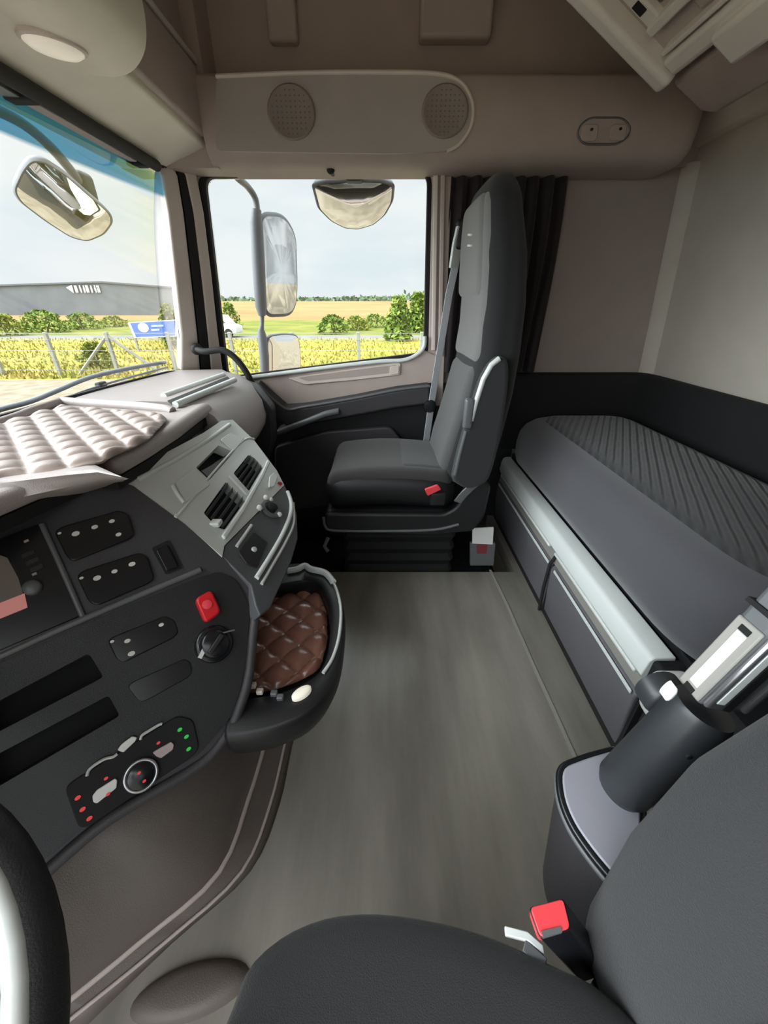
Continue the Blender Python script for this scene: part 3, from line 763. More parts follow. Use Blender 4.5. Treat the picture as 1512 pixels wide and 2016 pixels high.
# ------------------------------------------------------------------ dashboard
da = thing('dashboard','wraparound grey dashboard with dark driver-side switch panel and silver vent panel','dashboard',(-.6,.7,.2))
pA = atz(240,945,.735); pL = atz(0,1030,.715); pT = atz(440,1480,.30)
DK = Plane(pA,pL,pT,V((.5,-.5,.5)))
pB = atz(455,828,.735); pD = DK.at(490,1130)
SV = Plane(pA,pB,pD,V((1,0,1)))
def plate(pl,pp,d0,d1,name,m,parent,r=0,bevel=0,n=4):
    P = pl.pts(pp,d1)
    if r: P = rounded(P,r,n)
    return MB().prism(P,pl.n*(d0-d1)).build(name,m,parent,bevel=bevel,seg=2)
def cutplate(pl,pp,holes,d0,d1,name,m,parent,r=0,bevel=0):
    """a plate with real openings cut through its face"""
    P = rounded(pl.pts(pp,d1),r,4) if r else pl.pts(pp,d1)
    bm = bmesh.new()
    def loop(Q):
        vs = [bm.verts.new(q) for q in Q]
        return [bm.edges.new((vs[i],vs[(i+1)%len(vs)])) for i in range(len(vs))]
    es = loop(P)
    for h in holes: es += loop(h)
    bmesh.ops.triangle_fill(bm, use_beauty=True, use_dissolve=False, edges=es, normal=pl.n)
    ex = bmesh.ops.extrude_face_region(bm, geom=bm.faces[:])
    vs = [g for g in ex['geom'] if isinstance(g,bmesh.types.BMVert)]
    bmesh.ops.translate(bm, verts=vs, vec=pl.n*(d0-d1))
    bm.verts.index_update()
    mb = MB(); mb.v = [v.co.copy() for v in bm.verts]; mb.f = [tuple(v.index for v in f.verts) for f in bm.faces]
    bm.free()
    return mb.build(name,m,parent,bevel=bevel,seg=2)

# --- dark driver-side panel
outline_dk = [(-160,1088),(0,1022),(120,982),(236,947),(262,956),(362,1030),(438,1096),(492,1150),(508,1196),(500,1262),(493,1330),(478,1385),(455,1440),(398,1504),(222,1607),(95,1714),(-40,1800),(-160,1860)]
slot1 = rounded(DK.pts([(-40,1400),(175,1286),(204,1333),(-40,1460)],0),.006,3)
slot2 = rounded(DK.pts([(-40,1504),(214,1369),(236,1409),(-40,1570)],0),.006,3)
dk = cutplate(DK,outline_dk,[slot1,slot2],-.05,0,'switch_panel',M['char'],da,bevel=.004)
# carcass under it and the slot liners
mb = MB()
P0 = DK.pts(outline_dk,-.05)
mb.loft([P0, [p + V((-.16,.07,-.05)) for p in P0]]); mb.build('console_body', M['char'], da, bevel=.01, seg=3)
for s_ in (slot1,slot2):
    pass
plate(DK,[(-60,1380),(230,1270),(250,1420),(-60,1590)],-.052,-.049,'slot_liner',M['void'],dk)
# darker lower bezel lying over the panel, open at the slots
bez = [(-60,1330),(0,1306),(170,1226),(395,1136),(432,1125),(466,1142),(492,1195),(486,1290),(472,1365),(448,1422),(388,1488),(214,1588),(92,1690),(-60,1775)]
s1 = rounded(DK.pts([(-40,1400),(175,1286),(204,1333),(-40,1460)],.004),.006,3)
s2 = rounded(DK.pts([(-40,1504),(214,1369),(236,1409),(-40,1570)],.004),.006,3)
bz = cutplate(DK,bez,[s1,s2],0,.004,'lower_bezel',M['black'],da,r=.01,bevel=.0015)
# raised outer rim of the bezel
rim = smooth_path(DK.pts([(505,1190),(497,1262),(490,1330),(474,1388),(450,1442),(394,1506),(220,1609),(95,1713)],.002),5)
MB().tube(rim,.010,10).build('panel_rim', M['char'], da, smooth=60)
# light ledge between upper panel and lower bezel
MB().tube(smooth_path(DK.pts([(-60,1320),(0,1292),(170,1216),(395,1122)],.003),4),.006,8).build('ledge', M['silver_dk'], da, smooth=60)
MB().tube(smooth_path(DK.pts([(82,1032),(122,1120),(163,1214)],.002),4),.005,8).build('ledge', M['silver_dk'], da, smooth=60)
MB().tube(smooth_path(DK.pts([(-60,1308),(30,1272),(163,1216)],.002),4),.004,8).build('ledge', M['silver_dk'], da, smooth=60)
# display unit
dsp = plate(DK,[(-80,1090),(0,1060),(78,1030),(160,1212),(0,1281),(-80,1316)],-.004,.004,'display_unit',M['gloss'],da,r=.006,bevel=.002)
plate(DK,[(-80,1128),(0,1093),(14,1098),(36,1138),(53,1196),(0,1217),(-80,1250)],.003,.0046,'screen',M['screen'],dsp)
plate(DK,[(-80,1215),(0,1187),(48,1168),(54,1196),(0,1218),(-80,1250)],.004,.0051,'screen_bar',M['screen_p'],dsp)
c = DK.at(64,1157,.004); MB().lathe(c,DK.n,[(0,.013),(.008,.0125),(.011,.010),(.0115,.002)]).build('knob',M['silver_dk'],dsp,smooth=60)
for x,y in ((50,1065),(66,1130)):
    plate(DK,[(x-4,y),(x+5,y-4),(x+7,y),(x-2,y+4)],.004,.0048,'mark',M['taupe_dk'],dsp)
for k in range(3):
    x,y = 40+14*k*.6, 1092+14*k
    plate(DK,[(x,y),(x+26,y-11),(x+30,y-3),(x+4,y+8)],.004,.0055,'button',M['black'],dsp,r=.002,bevel=.0006)
# switch banks
def bank(pp, icons, r=.008):
    b = plate(DK,pp,-.002,.006,'switch_bank',M['gloss'],da,r=r,bevel=.0025)
    for (x,y,k) in icons:
        c = DK.at(x,y,.006)
        u = (DK.at(x+10,y-4,.006)-c).normalized(); w = DK.n.cross(u)
        MB().prism(circ(c,u,w,.0042*k,.0030*k,10),DK.n*.0006).build('icon',M['icon'],b)
    return b
S = .3968
def k1(L): return [(x*S, y*S+900) for x,y in L]
def k2(L): return [(x*S, y*S+1250) for x,y in L]
def ic1(L): return [(x*S, y*S+900, k) for x,y,k in L]
b1 = bank(k1([(268,372),(300,345),(590,262),(640,288),(668,385),(640,408),(360,518),(328,492)]), ic1([(295,378,.7),(376,380,1.5),(470,347,1.3),(555,318,1.2),(588,384,1.2)]))
b2 = bank(k1([(380,592),(404,565),(690,472),(732,492),(766,600),(742,626),(480,738),(440,718)]), ic1([(404,600,.8),(482,600,1.5),(568,567,1.2),(655,531,1.4)]))
b3 = plate(DK,k1([(752,450),(838,410),(906,550),(822,582)]),-.001,.003,'socket_switch',M['void'],da,r=.004)
plate(DK,k1([(772,462),(832,434),(886,545),(826,568)]),.0,.007,'rocker',M['gloss'],b3,r=.004,bevel=.002)
b4 = bank(k1([(532,912),(560,890),(820,785),(868,808),(888,870),(860,900),(612,1022),(575,1000)]), ic1([(556,915,.8),(632,912,1.2),(652,975,1.4),(800,832,1.1)]))
plate(DK,k2([(632,256),(660,232),(915,118),(945,135),(955,190),(930,215),(720,330),(690,330)]),.003,.006,'blank_cover',M['gloss'],da,r=.006,bevel=.002)
# red parking-brake button
q = k1([(966,702),(1050,656),(1100,768),(1020,828)])
rb = plate(DK,q,.0,.022,'red_button',M['red'],da,r=.011,bevel=.004)
c = DK.at(408,1190,.022); MB().lathe(c,DK.n,[(-.002,.010),(.002,.009),(.003,.004)]).build('dimple',M['red_bk'],rb,smooth=60)
# rotary switch
c = DK.at(421,1268,.004)
kn = MB().lathe(c,DK.n,[(0,.036),(.006,.036),(.009,.031),(.010,.028),(.020,.026),(.023,.020),(.0235,.002)],36).build('rotary_knob',M['gloss'],da,smooth=60)
u = (DK.at(440,1240,.004)-c).normalized(); w = DK.n.cross(u)
MB().add([c+DK.n*h+u*a+w*b for h in (.02,.034) for a,b in ((-.02,-.005),(.02,-.005),(.02,.005),(-.02,.005))],[(0,3,2,1),(4,5,6,7),(0,1,5,4),(1,2,6,5),(2,3,7,6),(3,0,4,7)]).build('grip',M['black'],kn,bevel=.002)
for a,b,w_ in (((393,1296),(411,1260),.0075),((421,1254),(437,1264),.006),((432,1248),(462,1240),.003)):
    A = DK.at(*a,.024); B = DK.at(*b,.024)
    MB().strap([A,B],(B-A).cross(DK.n).normalized()*w_,DK.n*.002).build('mark',M['icon'] if w_>.0035 else M['silver_dk'],kn)
# radio / heater control unit
ru = plate(DK,k2([(322,770),(345,735),(880,400),(960,420),(990,560),(960,600),(440,955),(390,960)]),.003,.008,'climate_unit',M['void'],da,r=.01,bevel=.002)
def kk(L): return [(x*S, y*S+1250) for x,y in L]
def rtube(L,r,m,n='arc'): return MB().tube(smooth_path(DK.pts(kk(L),.009),4),r,6).build(n,m,ru,smooth=60)
rtube([(432,700),(440,672),(470,645),(520,615),(560,605),(582,590)],.0026,M['silver'])
rtube([(698,520),(705,498),(740,475),(790,445),(804,442)],.0026,M['silver'])
plate(DK,kk([(582,572),(600,545),(655,503),(680,508),(672,528),(612,584)]),.008,.011,'button',M['white'],ru,r=.002,bevel=.001)
plate(DK,kk([(458,800),(480,770),(572,712),(582,722),(578,760),(480,838),(462,830)]),.008,.011,'button',M['white'],ru,r=.002,bevel=.001)
plate(DK,kk([(757,585),(775,572),(850,530),(864,545),(858,570),(800,612),(778,605)]),.008,.011,'button',mat('pink_grey_plastic',srgb(180,160,160),.4),ru,r=.002,bevel=.001)
c = DK.at(700*S,695*S+1250,.008); u = (DK.at(760*S,650*S+1250,.008)-c).normalized(); w = DK.n.cross(u)
e1 = (DK.at(775*S,650*S+1250,.008)-c).length
MB().tube(circ(c+DK.n*.003,u,w,e1,e1,32)+[circ(c+DK.n*.003,u,w,e1,e1,32)[0]],.003,8).build('dial_ring',M['chrome'],ru,smooth=60)
MB().lathe(c,DK.n,[(0,e1*.92),(.006,e1*.9),(.008,e1*.82),(.0082,.001)],32).build('dial',M['gloss'],ru,smooth=60)
def dot(x,y,m,r=.0035,h=.009):
    c = DK.at(x*S,y*S+1250,h); MB().prism(circ(c,u,w,r,r*.7,10),DK.n*.0008).build('indicator',m,ru)
dot(690,685,M['emit_r'],.003,.0165); dot(716,725,M['emit_r'],.003,.0165)
for x,y in ((386,808),(410,865),(444,910),(526,712),(786,536),(536,790)): dot(x,y,M['emit_r'],.0042 if x<460 else .0032,.0115 if x==536 else .0085)
for x,y in ((892,470),(925,505),(936,566)): dot(x,y,M['emit_g'],.0042,.0085)

# --- silver vent panel, facing rearwards
def z8(L): return [(300+x*.2381, 680+y*.2381) for x,y in L]
out_sv = [(240,950),(300,905),(400,852),(436,828),(458,826),(500,866),(545,926),(572,980),(582,1010),(578,1058),(560,1098),(528,1146),(505,1172),(492,1150),(438,1096),(362,1030),(262,956)]
cub = rounded(SV.pts(z8([(548,826),(672,882),(470,1112),(362,1010)]),0),.004,3)
v1p = z8([(672,1058),(795,905),(850,935),(914,1012),(800,1204),(716,1110)])
v2p = z8([(425,1385),(610,1128),(772,1280),(598,1525),(530,1500)])
v1 = rounded(SV.pts(v1p,0),.006,3); v2 = rounded(SV.pts(v2p,0),.006,3)
out_up = [(240,950),(300,905),(400,852),(436,828),(458,826),(500,866),(545,926),(560,955),(442,1074),(438,1096),(362,1030),(262,956)]
out_lo = [(442,1074),(560,955),(574,980),(585,1012),(587,1060),(574,1105),(553,1152),(533,1196),(512,1212),(503,1190),(494,1152),(438,1096)]
sv = cutplate(SV,out_up,[cub,v1,v2],-.03,0,'vent_panel',M['silver'],da,bevel=.003)
slo = plate(SV,out_lo,-.04,-.002,'lower_vent_panel',M['flank'],da,bevel=.003)
P0 = SV.pts(out_sv,-.035)
mb = MB(); mb.loft([P0,[p+V((-.12,.0,-.10)) for p in P0]]); mb.build('vent_body', M['void'], da)
# cubby: floor lip visible inside
q = SV.pts(z8([(480,1000),(640,890),(672,882),(470,1112),(400,1045)]),-.028)
MB().prism(q,SV.n*.004).build('cubby_tray', M['silver_dk'], sv)
# pale lids each side of the cubby
plate(SV,z8([(565,775),(645,722),(765,762),(680,872)]),-.002,.004,'cubby_lid',M['alu'],da,r=.006,bevel=.002)
plate(SV,z8([(185,1130),(350,1004),(482,1150),(272,1302)]),-.002,.004,'cubby_lid',M['silver'],da,r=.006,bevel=.002)
MB().tube(smooth_path(SV.pts(z8([(170,1160),(205,1225),(262,1300)]),.004),4),.004,8).build('lid_edge',M['alu'],da)
# upper edge highlight roll, vent frames and slats
MB().tube(smooth_path(SV.pts([(272,944),(340,908),(410,866),(452,836)],.0),4),.006,8).build('upper_edge', M['alu'], da, smooth=60)
MB().tube(smooth_path(SV.pts(z8([(200,1400),(420,1100),(640,800),(760,740)])[:1]+[(352,1012),(420,930),(478,868),(500,864)],.001),4),.003,8).build('frame_edge', M['alu'], da)
MB().strap(SV.pts(z8([(585,1590),(740,1370),(905,1080),(960,960)]),.003),SV.n.cross(V((.3,.9,-.2))).normalized()*.012,SV.n*.008).build('frame_strip',M['alu'],da,bevel=.003)
MB().strap(SV.pts(z8([(640,1082),(705,1150),(785,1235)]),.002),SV.n.cross(V((.3,-.5,-.2))).normalized()*.010,SV.n*.008).build('frame_bar',M['silver'],da,bevel=.003)
def lerp(a,b,t): return (a[0]+(b[0]-a[0])*t, a[1]+(b[1]-a[1])*t)
for corners in (z8([(672,1058),(800,905),(914,1012),(790,1215)]), z8([(425,1385),(610,1128),(772,1280),(598,1525)])):
    a,b,c,d = corners
    vt = plate(SV,[lerp(a,c,-.02),lerp(b,d,-.02),lerp(c,a,-.02),lerp(d,b,-.02)],-.032,-.030,'vent',M['void'],da)
    for k in range(4):
        t = .12+.25*k
        A = SV.at(*lerp(a,d,t),-.005); B = SV.at(*lerp(b,c,t),-.005)
        wv = (SV.at(*lerp(a,d,t+.05),-.008)-A).normalized()
        MB().strap([A,B],(wv*.93-SV.n*.36)*.0125,(wv*.36+SV.n*.93)*.0022).build('slat',M['slat'],vt)
MB().rbox(SV.at(425,1030,.002)-V((.012,.012,.006)),SV.at(425,1030,.002)+V((.012,.012,.006)),.004,2).build('vent_thumbwheel',M['silver'],da)
# buttons and dials on the lower part
plate(SV,[(531,938),(540,930),(547,938),(540,957),(530,958)],0,.008,'vent_button',M['alu'],da,r=.004,bevel=.002)
c = SV.at(551,952,.0); MB().lathe(c,SV.n,[(0,.007),(.004,.006),(.005,.001)],14).build('warning_lamp',M['red'],da,smooth=60)
c = SV.at(533,1003,-.002)
dl = MB().lathe(c,SV.n,[(0,.03),(.006,.029),(.008,.022),(.004,.018),(.004,.001)],28).build('blower_dial',M['silver_dk'],da,smooth=60)
MB().lathe(c+SV.n*.004,SV.n,[(0,.013),(.012,.012),(.014,.002)],18).build('hub',M['void'],dl,smooth=60)
for x,y,r in ((523,981,.008),(532,985,.006),(510,1001,.008),(549,1014,.007)):
    p = SV.at(x,y,.002); MB().lathe(p,SV.n,[(0,r),(.006,r),(.009,r*.5),(.0095,.0005)],14).build('knob',M['alu'],dl,smooth=60)
MB().tube(smooth_path(SV.pts([(566,968),(573,990),(571,1015),(556,1052),(530,1098),(505,1138)],.0),5),.006,8).build('trim_line',M['alu'],da,smooth=60)
MB().tube(smooth_path(SV.pts([(577,990),(578,1030),(562,1068),(538,1110),(515,1150)],.0),5),.004,8).build('trim_line',M['silver'],da,smooth=60)
MB().tube(SV.pts([(466,1076),(480,1056),(495,1034)],.0),.004,8).build('trim_line',M['silver'],da,smooth=60)
plate(SV,[(470,1086),(500,1046),(528,1068),(508,1118),(486,1110)],-.004,.001,'lower_switch',M['black'],da,r=.006,bevel=.002)
c = SV.at(500,1082,.001); MB().lathe(c,SV.n,[(0,.007),(.004,.006),(.005,.001)],14).build('knob',M['silver'],da,smooth=60)

# --- top slab, lip and driver hood
e1p = [atz(x,y,.752) for x,y in ((190,940),(240,941),(300,905),(360,864),(422,814))]
e2p = [atz(330,802,.79), atz(300,799,.795)]
far = [V((-.93,1.25,.79)), V((-.97,1.0,.79)), V((-.98,.6,.79)), V((-.97,.2,.79)), V((-.93,-.35,.79))]
near = [V((-.62,-.35,.79)), V((-.62,.30,.79)), V((-.60,.52,.79))]
topo = near + e1p + e2p + far
MB().prism([V((p.x,p.y,.79)) for p in topo],(0,0,-.038)).build('top_pad', M['dashlt'], da, bevel=.018, seg=5)
MB().prism([V((p.x-.012,p.y,.75)) for p in topo],(0,0,-.022)).build('shadow_gap', M['void'], da)
# back rim along the windscreen and right rim
MB().tube(smooth_path([V((-.955,.2,.795)),V((-.957,.6,.795)),atz(0,832,.797),atz(60,810,.797),atz(122,790,.797)],4),.012,8).build('back_rim', M['dashlt'], da, smooth=60)
MB().tube(smooth_path([atz(122,790,.797),atz(180,794,.797),atz(260,799,.797),atz(322,805,.795),atz(340,810,.790)],4),.013,8).build('right_rim', M['dashlt'], da, smooth=60)
# driver-side hood roll
up_ = [atz(x,y,.795) for x,y in ((0,951),(60,944),(130,936),(190,931),(236,942))]
dn_ = [atz(0,1026,.722),atz(60,1004,.725),atz(130,981,.728),atz(190,963,.731),atz(240,949,.735)]
du = up_[0]-up_[1]; up_ = [up_[0]+du*2.2]+up_; dn_ = [dn_[0]+(dn_[0]-dn_[1])*2.2]+dn_
mb = MB(); rings = []
for a,b in zip(up_,dn_):
    m = (a+b)/2 + V((.030,-.020,.012)); bk_ = V((-.08,.06,0))
    rings.append([a+bk_,a+V((-.01,.008,.004)),a*.9+m*.1+V((.004,-.003,.004)),a*.5+b*.1+m*.4+V((.003,-.002,.004)),m,a*.1+b*.5+m*.4,b,b+bk_])
mb.loft(rings); mb.build('hood', M['dashlt'], da, smooth=70)

# --- passenger side of the dashboard
prof = [(-.95,.795),(-.70,.800),(-.60,.797),(-.545,.783),(-.505,.755),(-.475,.70),(-.465,.64),(-.475,.60),(-.53,.55),(-.60,.35),(-.95,.30)]
rings = []
for y,k in ((1.14,0),(1.2,0),(1.45,-.01),(1.62,-.03),(1.70,-.06),(1.75,-.12)):
    rings.append([V((x + (k if x > -.65 else 0), y, z)) for x,z in prof])
mb = MB(); mb.loft(rings); mb.build('passenger_pad', M['dashlt'], da, smooth=40, bevel=.004)
MB().box((-.95,.55,.02),(-.57,1.74,.56)).build('lower_body', M['black'], da, bevel=.02, seg=3)
for a,b,m_ in (((322,780),(440,738),'alu'),((345,797),(462,748),'alu')):
    A = atz(*a,.800); B = atz(*b,.800)
    MB().tube([A,(A+B)/2,B],.010,8).build('vent_lip', M[m_], da, smooth=60)
A = [atz(x,y,.8005) for x,y in ((330,790),(448,742),(452,746),(338,797))]
MB().prism(A,(0,0,.002)).build('defrost_slot', M['void'], da)
crn = [(-.62,.792),(-.50,.745),(-.44,.66),(-.45,.52),(-.55,.30),(-.80,.30),(-.80,.79)]
mb = MB(); mb.loft([[V((x-k,y,z)) for x,z in crn] for y,k in ((1.62,.03),(1.70,.035),(1.745,.06),(1.76,.09))]); mb.build('end_cap', M['char'], da, bevel=.012, seg=3)

# --- drawer tray under the vent panel
ZR = .335
def tz(L,z=ZR): return [atz(x,y,z) for x,y in L]
outer = tz([(520,1112),(560,1110),(600,1108),(640,1120),(666,1156),(679,1210),(675,1285),(655,1350),(610,1402),(548,1432),(486,1447),(440,1450)])
inner = tz([(520,1158),(560,1148),(600,1143),(630,1152),(645,1188),(650,1225),(646,1280),(628,1322),(590,1348),(545,1364),(490,1374),(452,1380)])
backs = [V((-.42,.48,ZR)),V((-.42,.95,ZR))]
def dens(P,n=4): return smooth_path(P,n)
Oc = dens(outer); Ic = dens(inner)
dr = MB()
n = len(Oc)
def lower(P,dz,k,c): return [c+(p-c)*k+V((0,0,dz)) for p in P]
cc = V((-.33,.72,ZR))
mb = MB()
R = [Ic_ for Ic_ in (lower(Ic,-.062,.98,cc), lower(Ic,-.004,1.0,cc), lower(Ic,.0,1.012,cc), lower(Oc,.002,.97,cc), lower(Oc,-.004,.99,cc), lower(Oc,-.018,1.0,cc), lower(Oc,-.05,.985,cc), lower(Oc,-.09,.93,cc), lower(Oc,-.115,.80,cc), lower(Oc,-.12,.4,cc))]
mb.loft(R, closed=False)
tr = mb.build('drawer', M['black'], da, smooth=60, solid=.003)
MB().prism([V((p.x,p.y,ZR-.062)) for p in lower(Ic,0,.985,cc)]+[V((-.40,.50,ZR-.062)),V((-.40,.95,ZR-.062))],(0,0,-.006)).build('drawer_floor', M['void'], tr)
MB().tube(smooth_path(tz([(566,1124),(585,1121),(600,1114),(612,1121),(640,1128),(652,1140)],ZR+.006),4),[.006]+[.008]*19+[.004],8).build('front_rim_highlight', M['alu'], tr, smooth=60) if False else MB().tube(smooth_path(tz([(566,1124),(585,1121),(600,1114),(612,1121),(640,1128),(656,1146)],ZR+.006),4),.010,8).build('rim_highlight', M['alu'], tr, smooth=60)  # highlight on the drawer rim, modelled as a pale wavy tube
c = atz(594,1366,ZR+.004); 
MB().loft([circ(c+V((0,0,h)),(atz(604,1360,ZR)-atz(584,1373,ZR)).normalized(),V((-(atz(604,1360,ZR)-atz(584,1373,ZR)).normalized().y,(atz(604,1360,ZR)-atz(584,1373,ZR)).normalized().x,0)),.022*k,.012*k,20) for h,k in ((-.002,1),(.006,1),(.009,.8),(.010,.1))]).build('cream_button', M['lens'], tr, smooth=60)  # shares the lens material, so the added glow reaches this button
MB().tube(smooth_path(tz([(652,1136),(664,1165),(671,1200),(668,1250),(655,1295),(636,1325)],ZR+.003),4),.0042,8).build('rim_highlight_line', M['silver'], tr, smooth=60)  # thin bright tube paints the highlight along the outer rim
for x,y in ((498,1350),(512,1362),(540,1366),(552,1374)):
    c = atz(x,y,ZR+.002); MB().rbox(c-V((.007,.006,.004)),c+V((.007,.006,.007)),.003,1).build('catch', M['silver_dk'] if x>520 else M['taupe_lt'], tr)

# --- quilted mats (things that lie on the dashboard)
def inside(p,poly):
    c = False; j = len(poly)-1
    for i in range(len(poly)):
        a,b = poly[i],poly[j]
        if (a.y > p.y) != (b.y > p.y) and p.x < (b.x-a.x)*(p.y-a.y)/(b.y-a.y)+a.x: c = not c
        j = i
    return c
def near_edge(p,poly):
    best = None
    for i in range(len(poly)):
        a,b = poly[i-1],poly[i]; ab = V((b.x-a.x,b.y-a.y,0)); ap = V((p.x-a.x,p.y-a.y,0))
        t = min(1,max(0,ap.dot(ab)/max(1e-9,ab.dot(ab)))); q = V((a.x,a.y,0))+ab*t
        d = (V((p.x,p.y,0))-q).length
        if best is None or d < best[0]: best = (d,q)
    return best
def quilt(poly,z,cell,amp,step,ang=45):
    poly = rounded([V((p.x,p.y,0)) for p in poly],.02,3)
    lo = V((min(p.x for p in poly),min(p.y for p in poly),0)); hi = V((max(p.x for p in poly),max(p.y for p in poly),0))
    nx = int((hi.x-lo.x)/step)+1; ny = int((hi.y-lo.y)/step)+1
    vs = {}; mb = MB(); ca_,sa = math.cos(math.radians(ang)),math.sin(math.radians(ang)); io = {}
    def isin(i,j):
        if (i,j) not in io: io[(i,j)] = inside(V((lo.x+i*step,lo.y+j*step,0)),poly)
        return io[(i,j)]
    def vid(i,j):
        if (i,j) not in vs:
            p = V((lo.x+i*step,lo.y+j*step,0)); d,q = near_edge(p,poly)
            if not isin(i,j): p = q; d = 0
            a = (p.x*ca_+p.y*sa)/cell; b = (-p.x*sa+p.y*ca_)/cell
            h = (abs(math.sin(math.pi*a))*abs(math.sin(math.pi*b)))**.38
            k = min(1,d/.014); k = k*(2-k)
            vs[(i,j)] = len(mb.v); mb.v.append(V((p.x,p.y,z+amp*h*k)))
        return vs[(i,j)]
    for i in range(nx+1):
        for j in range(ny+1):
            if any(isin(*c) for c in ((i,j),(i+1,j),(i,j+1),(i+1,j+1))):
                mb.f.append((vid(i,j),vid(i+1,j),vid(i+1,j+1),vid(i,j+1)))
    return mb
pq = [atz(x,y,ZR-.05) for x,y in ((520,1168),(560,1160),(600,1152),(632,1166),(644,1200),(646,1260),(630,1318),(590,1340),(540,1358),(480,1366))]+[V((-.40,.52,0)),V((-.40,.93,0))]
q1 = quilt(pq,ZR-.052,.060,.017,.0032,52).build('quilted_mat', M['leather'], None, smooth=80, solid=.004)
tag(q1,'glossy brown diamond-quilted mat lying in the drawer tray','mat')
pq2 = [atz(x,y,.80) for x,y in ((124,799),(318,815),(330,822),(290,864),(190,910),(110,926),(0,938))]+[V((-.66,.40,0)),V((-.66,-.1,0)),V((-.90,-.1,0)),V((-.93,.6,0))]
q2 = quilt(pq2,.7965,.052,.013,.0045,45).build('quilted_mat', M['leather_sheen'], None, smooth=80, solid=.004)
tag(q2,'brown quilted mat painted pale for sky sheen, covering the top of the dashboard under the windscreen','mat')

# --- tunnel shroud under the console
r0 = [atz(x,y,0.001) for x,y in ((600,1380),(575,1470),(550,1585),(493,1716),(338,1858),(150,2040))]
r1 = [atz(x,y,.014) for x,y in ((580,1380),(560,1470),(532,1585),(476,1716),(322,1858),(135,2010))]
r2 = [atz(x,y,.020) for x,y in ((540,1380),(520,1470),(490,1570),(432,1716),(275,1855),(110,1990))]
r3 = [atz(x,y,.050) for x,y in ((520,1380),(500,1470),(470,1570),(412,1710),(258,1850),(100,1975))]
r4 = [atz(x,y,.085) for x,y in ((490,1380),(465,1470),(430,1570),(360,1690),(215,1820),(80,1940))]
r5 = [atz(x,y,.17) for x,y in ((440,1390),(430,1450),(360,1560),(270,1640),(130,1740),(20,1840))]
r6 = [p+V((-.10,.04,.07)) for p in r5]; r6[-1] += V((-.1,-.3,0)); r5[-1] += V((-.06,-.3,0))
mb = MB(); mb.loft([smooth_path(r,4) for r in (r0,r1,r2,r3,r4,r5,r6)],closed=False)
ts = mb.build('engine_tunnel_cover', M['shroud'], None, smooth=60, solid=.006)
for R__,rad in ((r2,.006),(r1,.0035)):
    MB().tube([p+V((0,0,.001)) for p in smooth_path(R__,4)],rad,8).build('ridge_highlight', M['taupe'], ts, smooth=60)  # beads in lighter taupe paint the highlight along each edge
tag(ts,'taupe moulded cover curving from the floor up under the console','cover')
c = atz(372,1945,.02); u = (atz(475,1915,.02)-atz(265,1975,.02)).normalized(); u.z=0; w = V((-u.y,u.x,0))
fp = MB().loft([circ(c+V((0,0,h)),u,w,.085*k,.030*k,28) for h,k in ((-.02,1.15),(-.012,1.05),(-.006,.9),(-.003,.6),(-.002,.05))]).build('foot_plate', M['shroud'], None, smooth=70)
tag(fp,'rounded taupe foot plate on the floor in front of the driver seat','plate')

# ------------------------------------------------------------------ steering wheel
swc = V((-.412,-.058,.70)); R_ = .230
swn = V((.52,0,.86)).normalized(); su = V((0,1,0)); sw_ = swn.cross(su).normalized()
st = thing('steering_wheel','black steering wheel with a pale inlay cropped at the lower left corner','steering wheel',swc)
def arcpts(r,a0,a1,n,off=0): return [swc + swn*off + su*(r*math.cos(a0+(a1-a0)*k/n)) + sw_*(r*math.sin(a0+(a1-a0)*k/n)) for k in range(n+1)]
mb = MB(); mb.tube(arcpts(R_,0,2*math.pi,64),.019,14,cap=False); mb.build('rim', M['black'], st, smooth=70)
MB().tube(arcpts(R_-.012,0,2*math.pi,64,.0115),.0085,8,cap=False).build('inlay', M['silver'], st, smooth=70)
MB().lathe(swc-swn*.06,swn,[(0,.03),(.02,.07),(.05,.085),(.06,.075),(.064,.01)],32).build('hub', M['black'], st, smooth=60)
for a in (0,math.pi,-math.pi/2-.45,-math.pi/2+.45):
    d = su*math.cos(a)+sw_*math.sin(a)
    MB().tube([swc-swn*.02+d*.06,swc-swn*.018+d*.14,swc+d*(R_-.005)],[.022,.017,.012],10,flat=.5).build('spoke', M['silver'], st, smooth=60)
# ------------------------------------------------------------------ outside: mirrors and wiper on the truck
def mirror_head(name, label, glass_px, Y, normal, depth, parent=None, loc=None, r=.03, hs='mirror_hs'):
    pass
# large side mirror assembly
YM = 2.30
sm = thing('side_mirror','tall grey door mirror pair on a bracket outside the passenger window','mirror',aty(512,560,YM))
arm = [aty(452,335,2.02),aty(470,352,2.08),aty(488,368,YM-.05),aty(503,392,YM),aty(507,425,YM)]
MB().tube(smooth_path(arm,5),.014,10).build('upper_arm', M['mirror_hs'], sm, smooth=60)
def tilted(px, c, n):
    n = V(n).normalized(); out = []
    for x,y in px:
        d = ray(x,y); out.append(CAM + d*((c-CAM).dot(n)/d.dot(n)))
    return out, n
def head(px, c, n, nm, par, r=.05, dep=.06, bul=0):
    """mirror head: glass measured on its own tilted plane, housing behind it"""
    Q, n = tilted(px, c, n)
    if n.dot(CAM-c) < 0: n = -n
    Qr = rounded(Q,r,5); cen = sum(Qr,V())/len(Qr)
    mb = MB(); mb.loft([[cen+(p-cen)*k-n*d for p in Qr] for k,d in ((1.0,0),(1.04,.008),(1.0,dep*.6),(.8,dep),(.45,dep*1.3))])
    h = mb.build(nm+'_housing', M['mirror_hs'], par, smooth=50)
    MB().loft([[cen+(p-cen)*k+n*d for p in Qr] for k,d in ((.965,.001),(.8,.001+bul*.4),(.5,.001+bul*.8),(.2,.001+bul),(.02,.001+bul*1.02))]).build(nm+'_glass', M['mirror'], h, smooth=80)
    return h
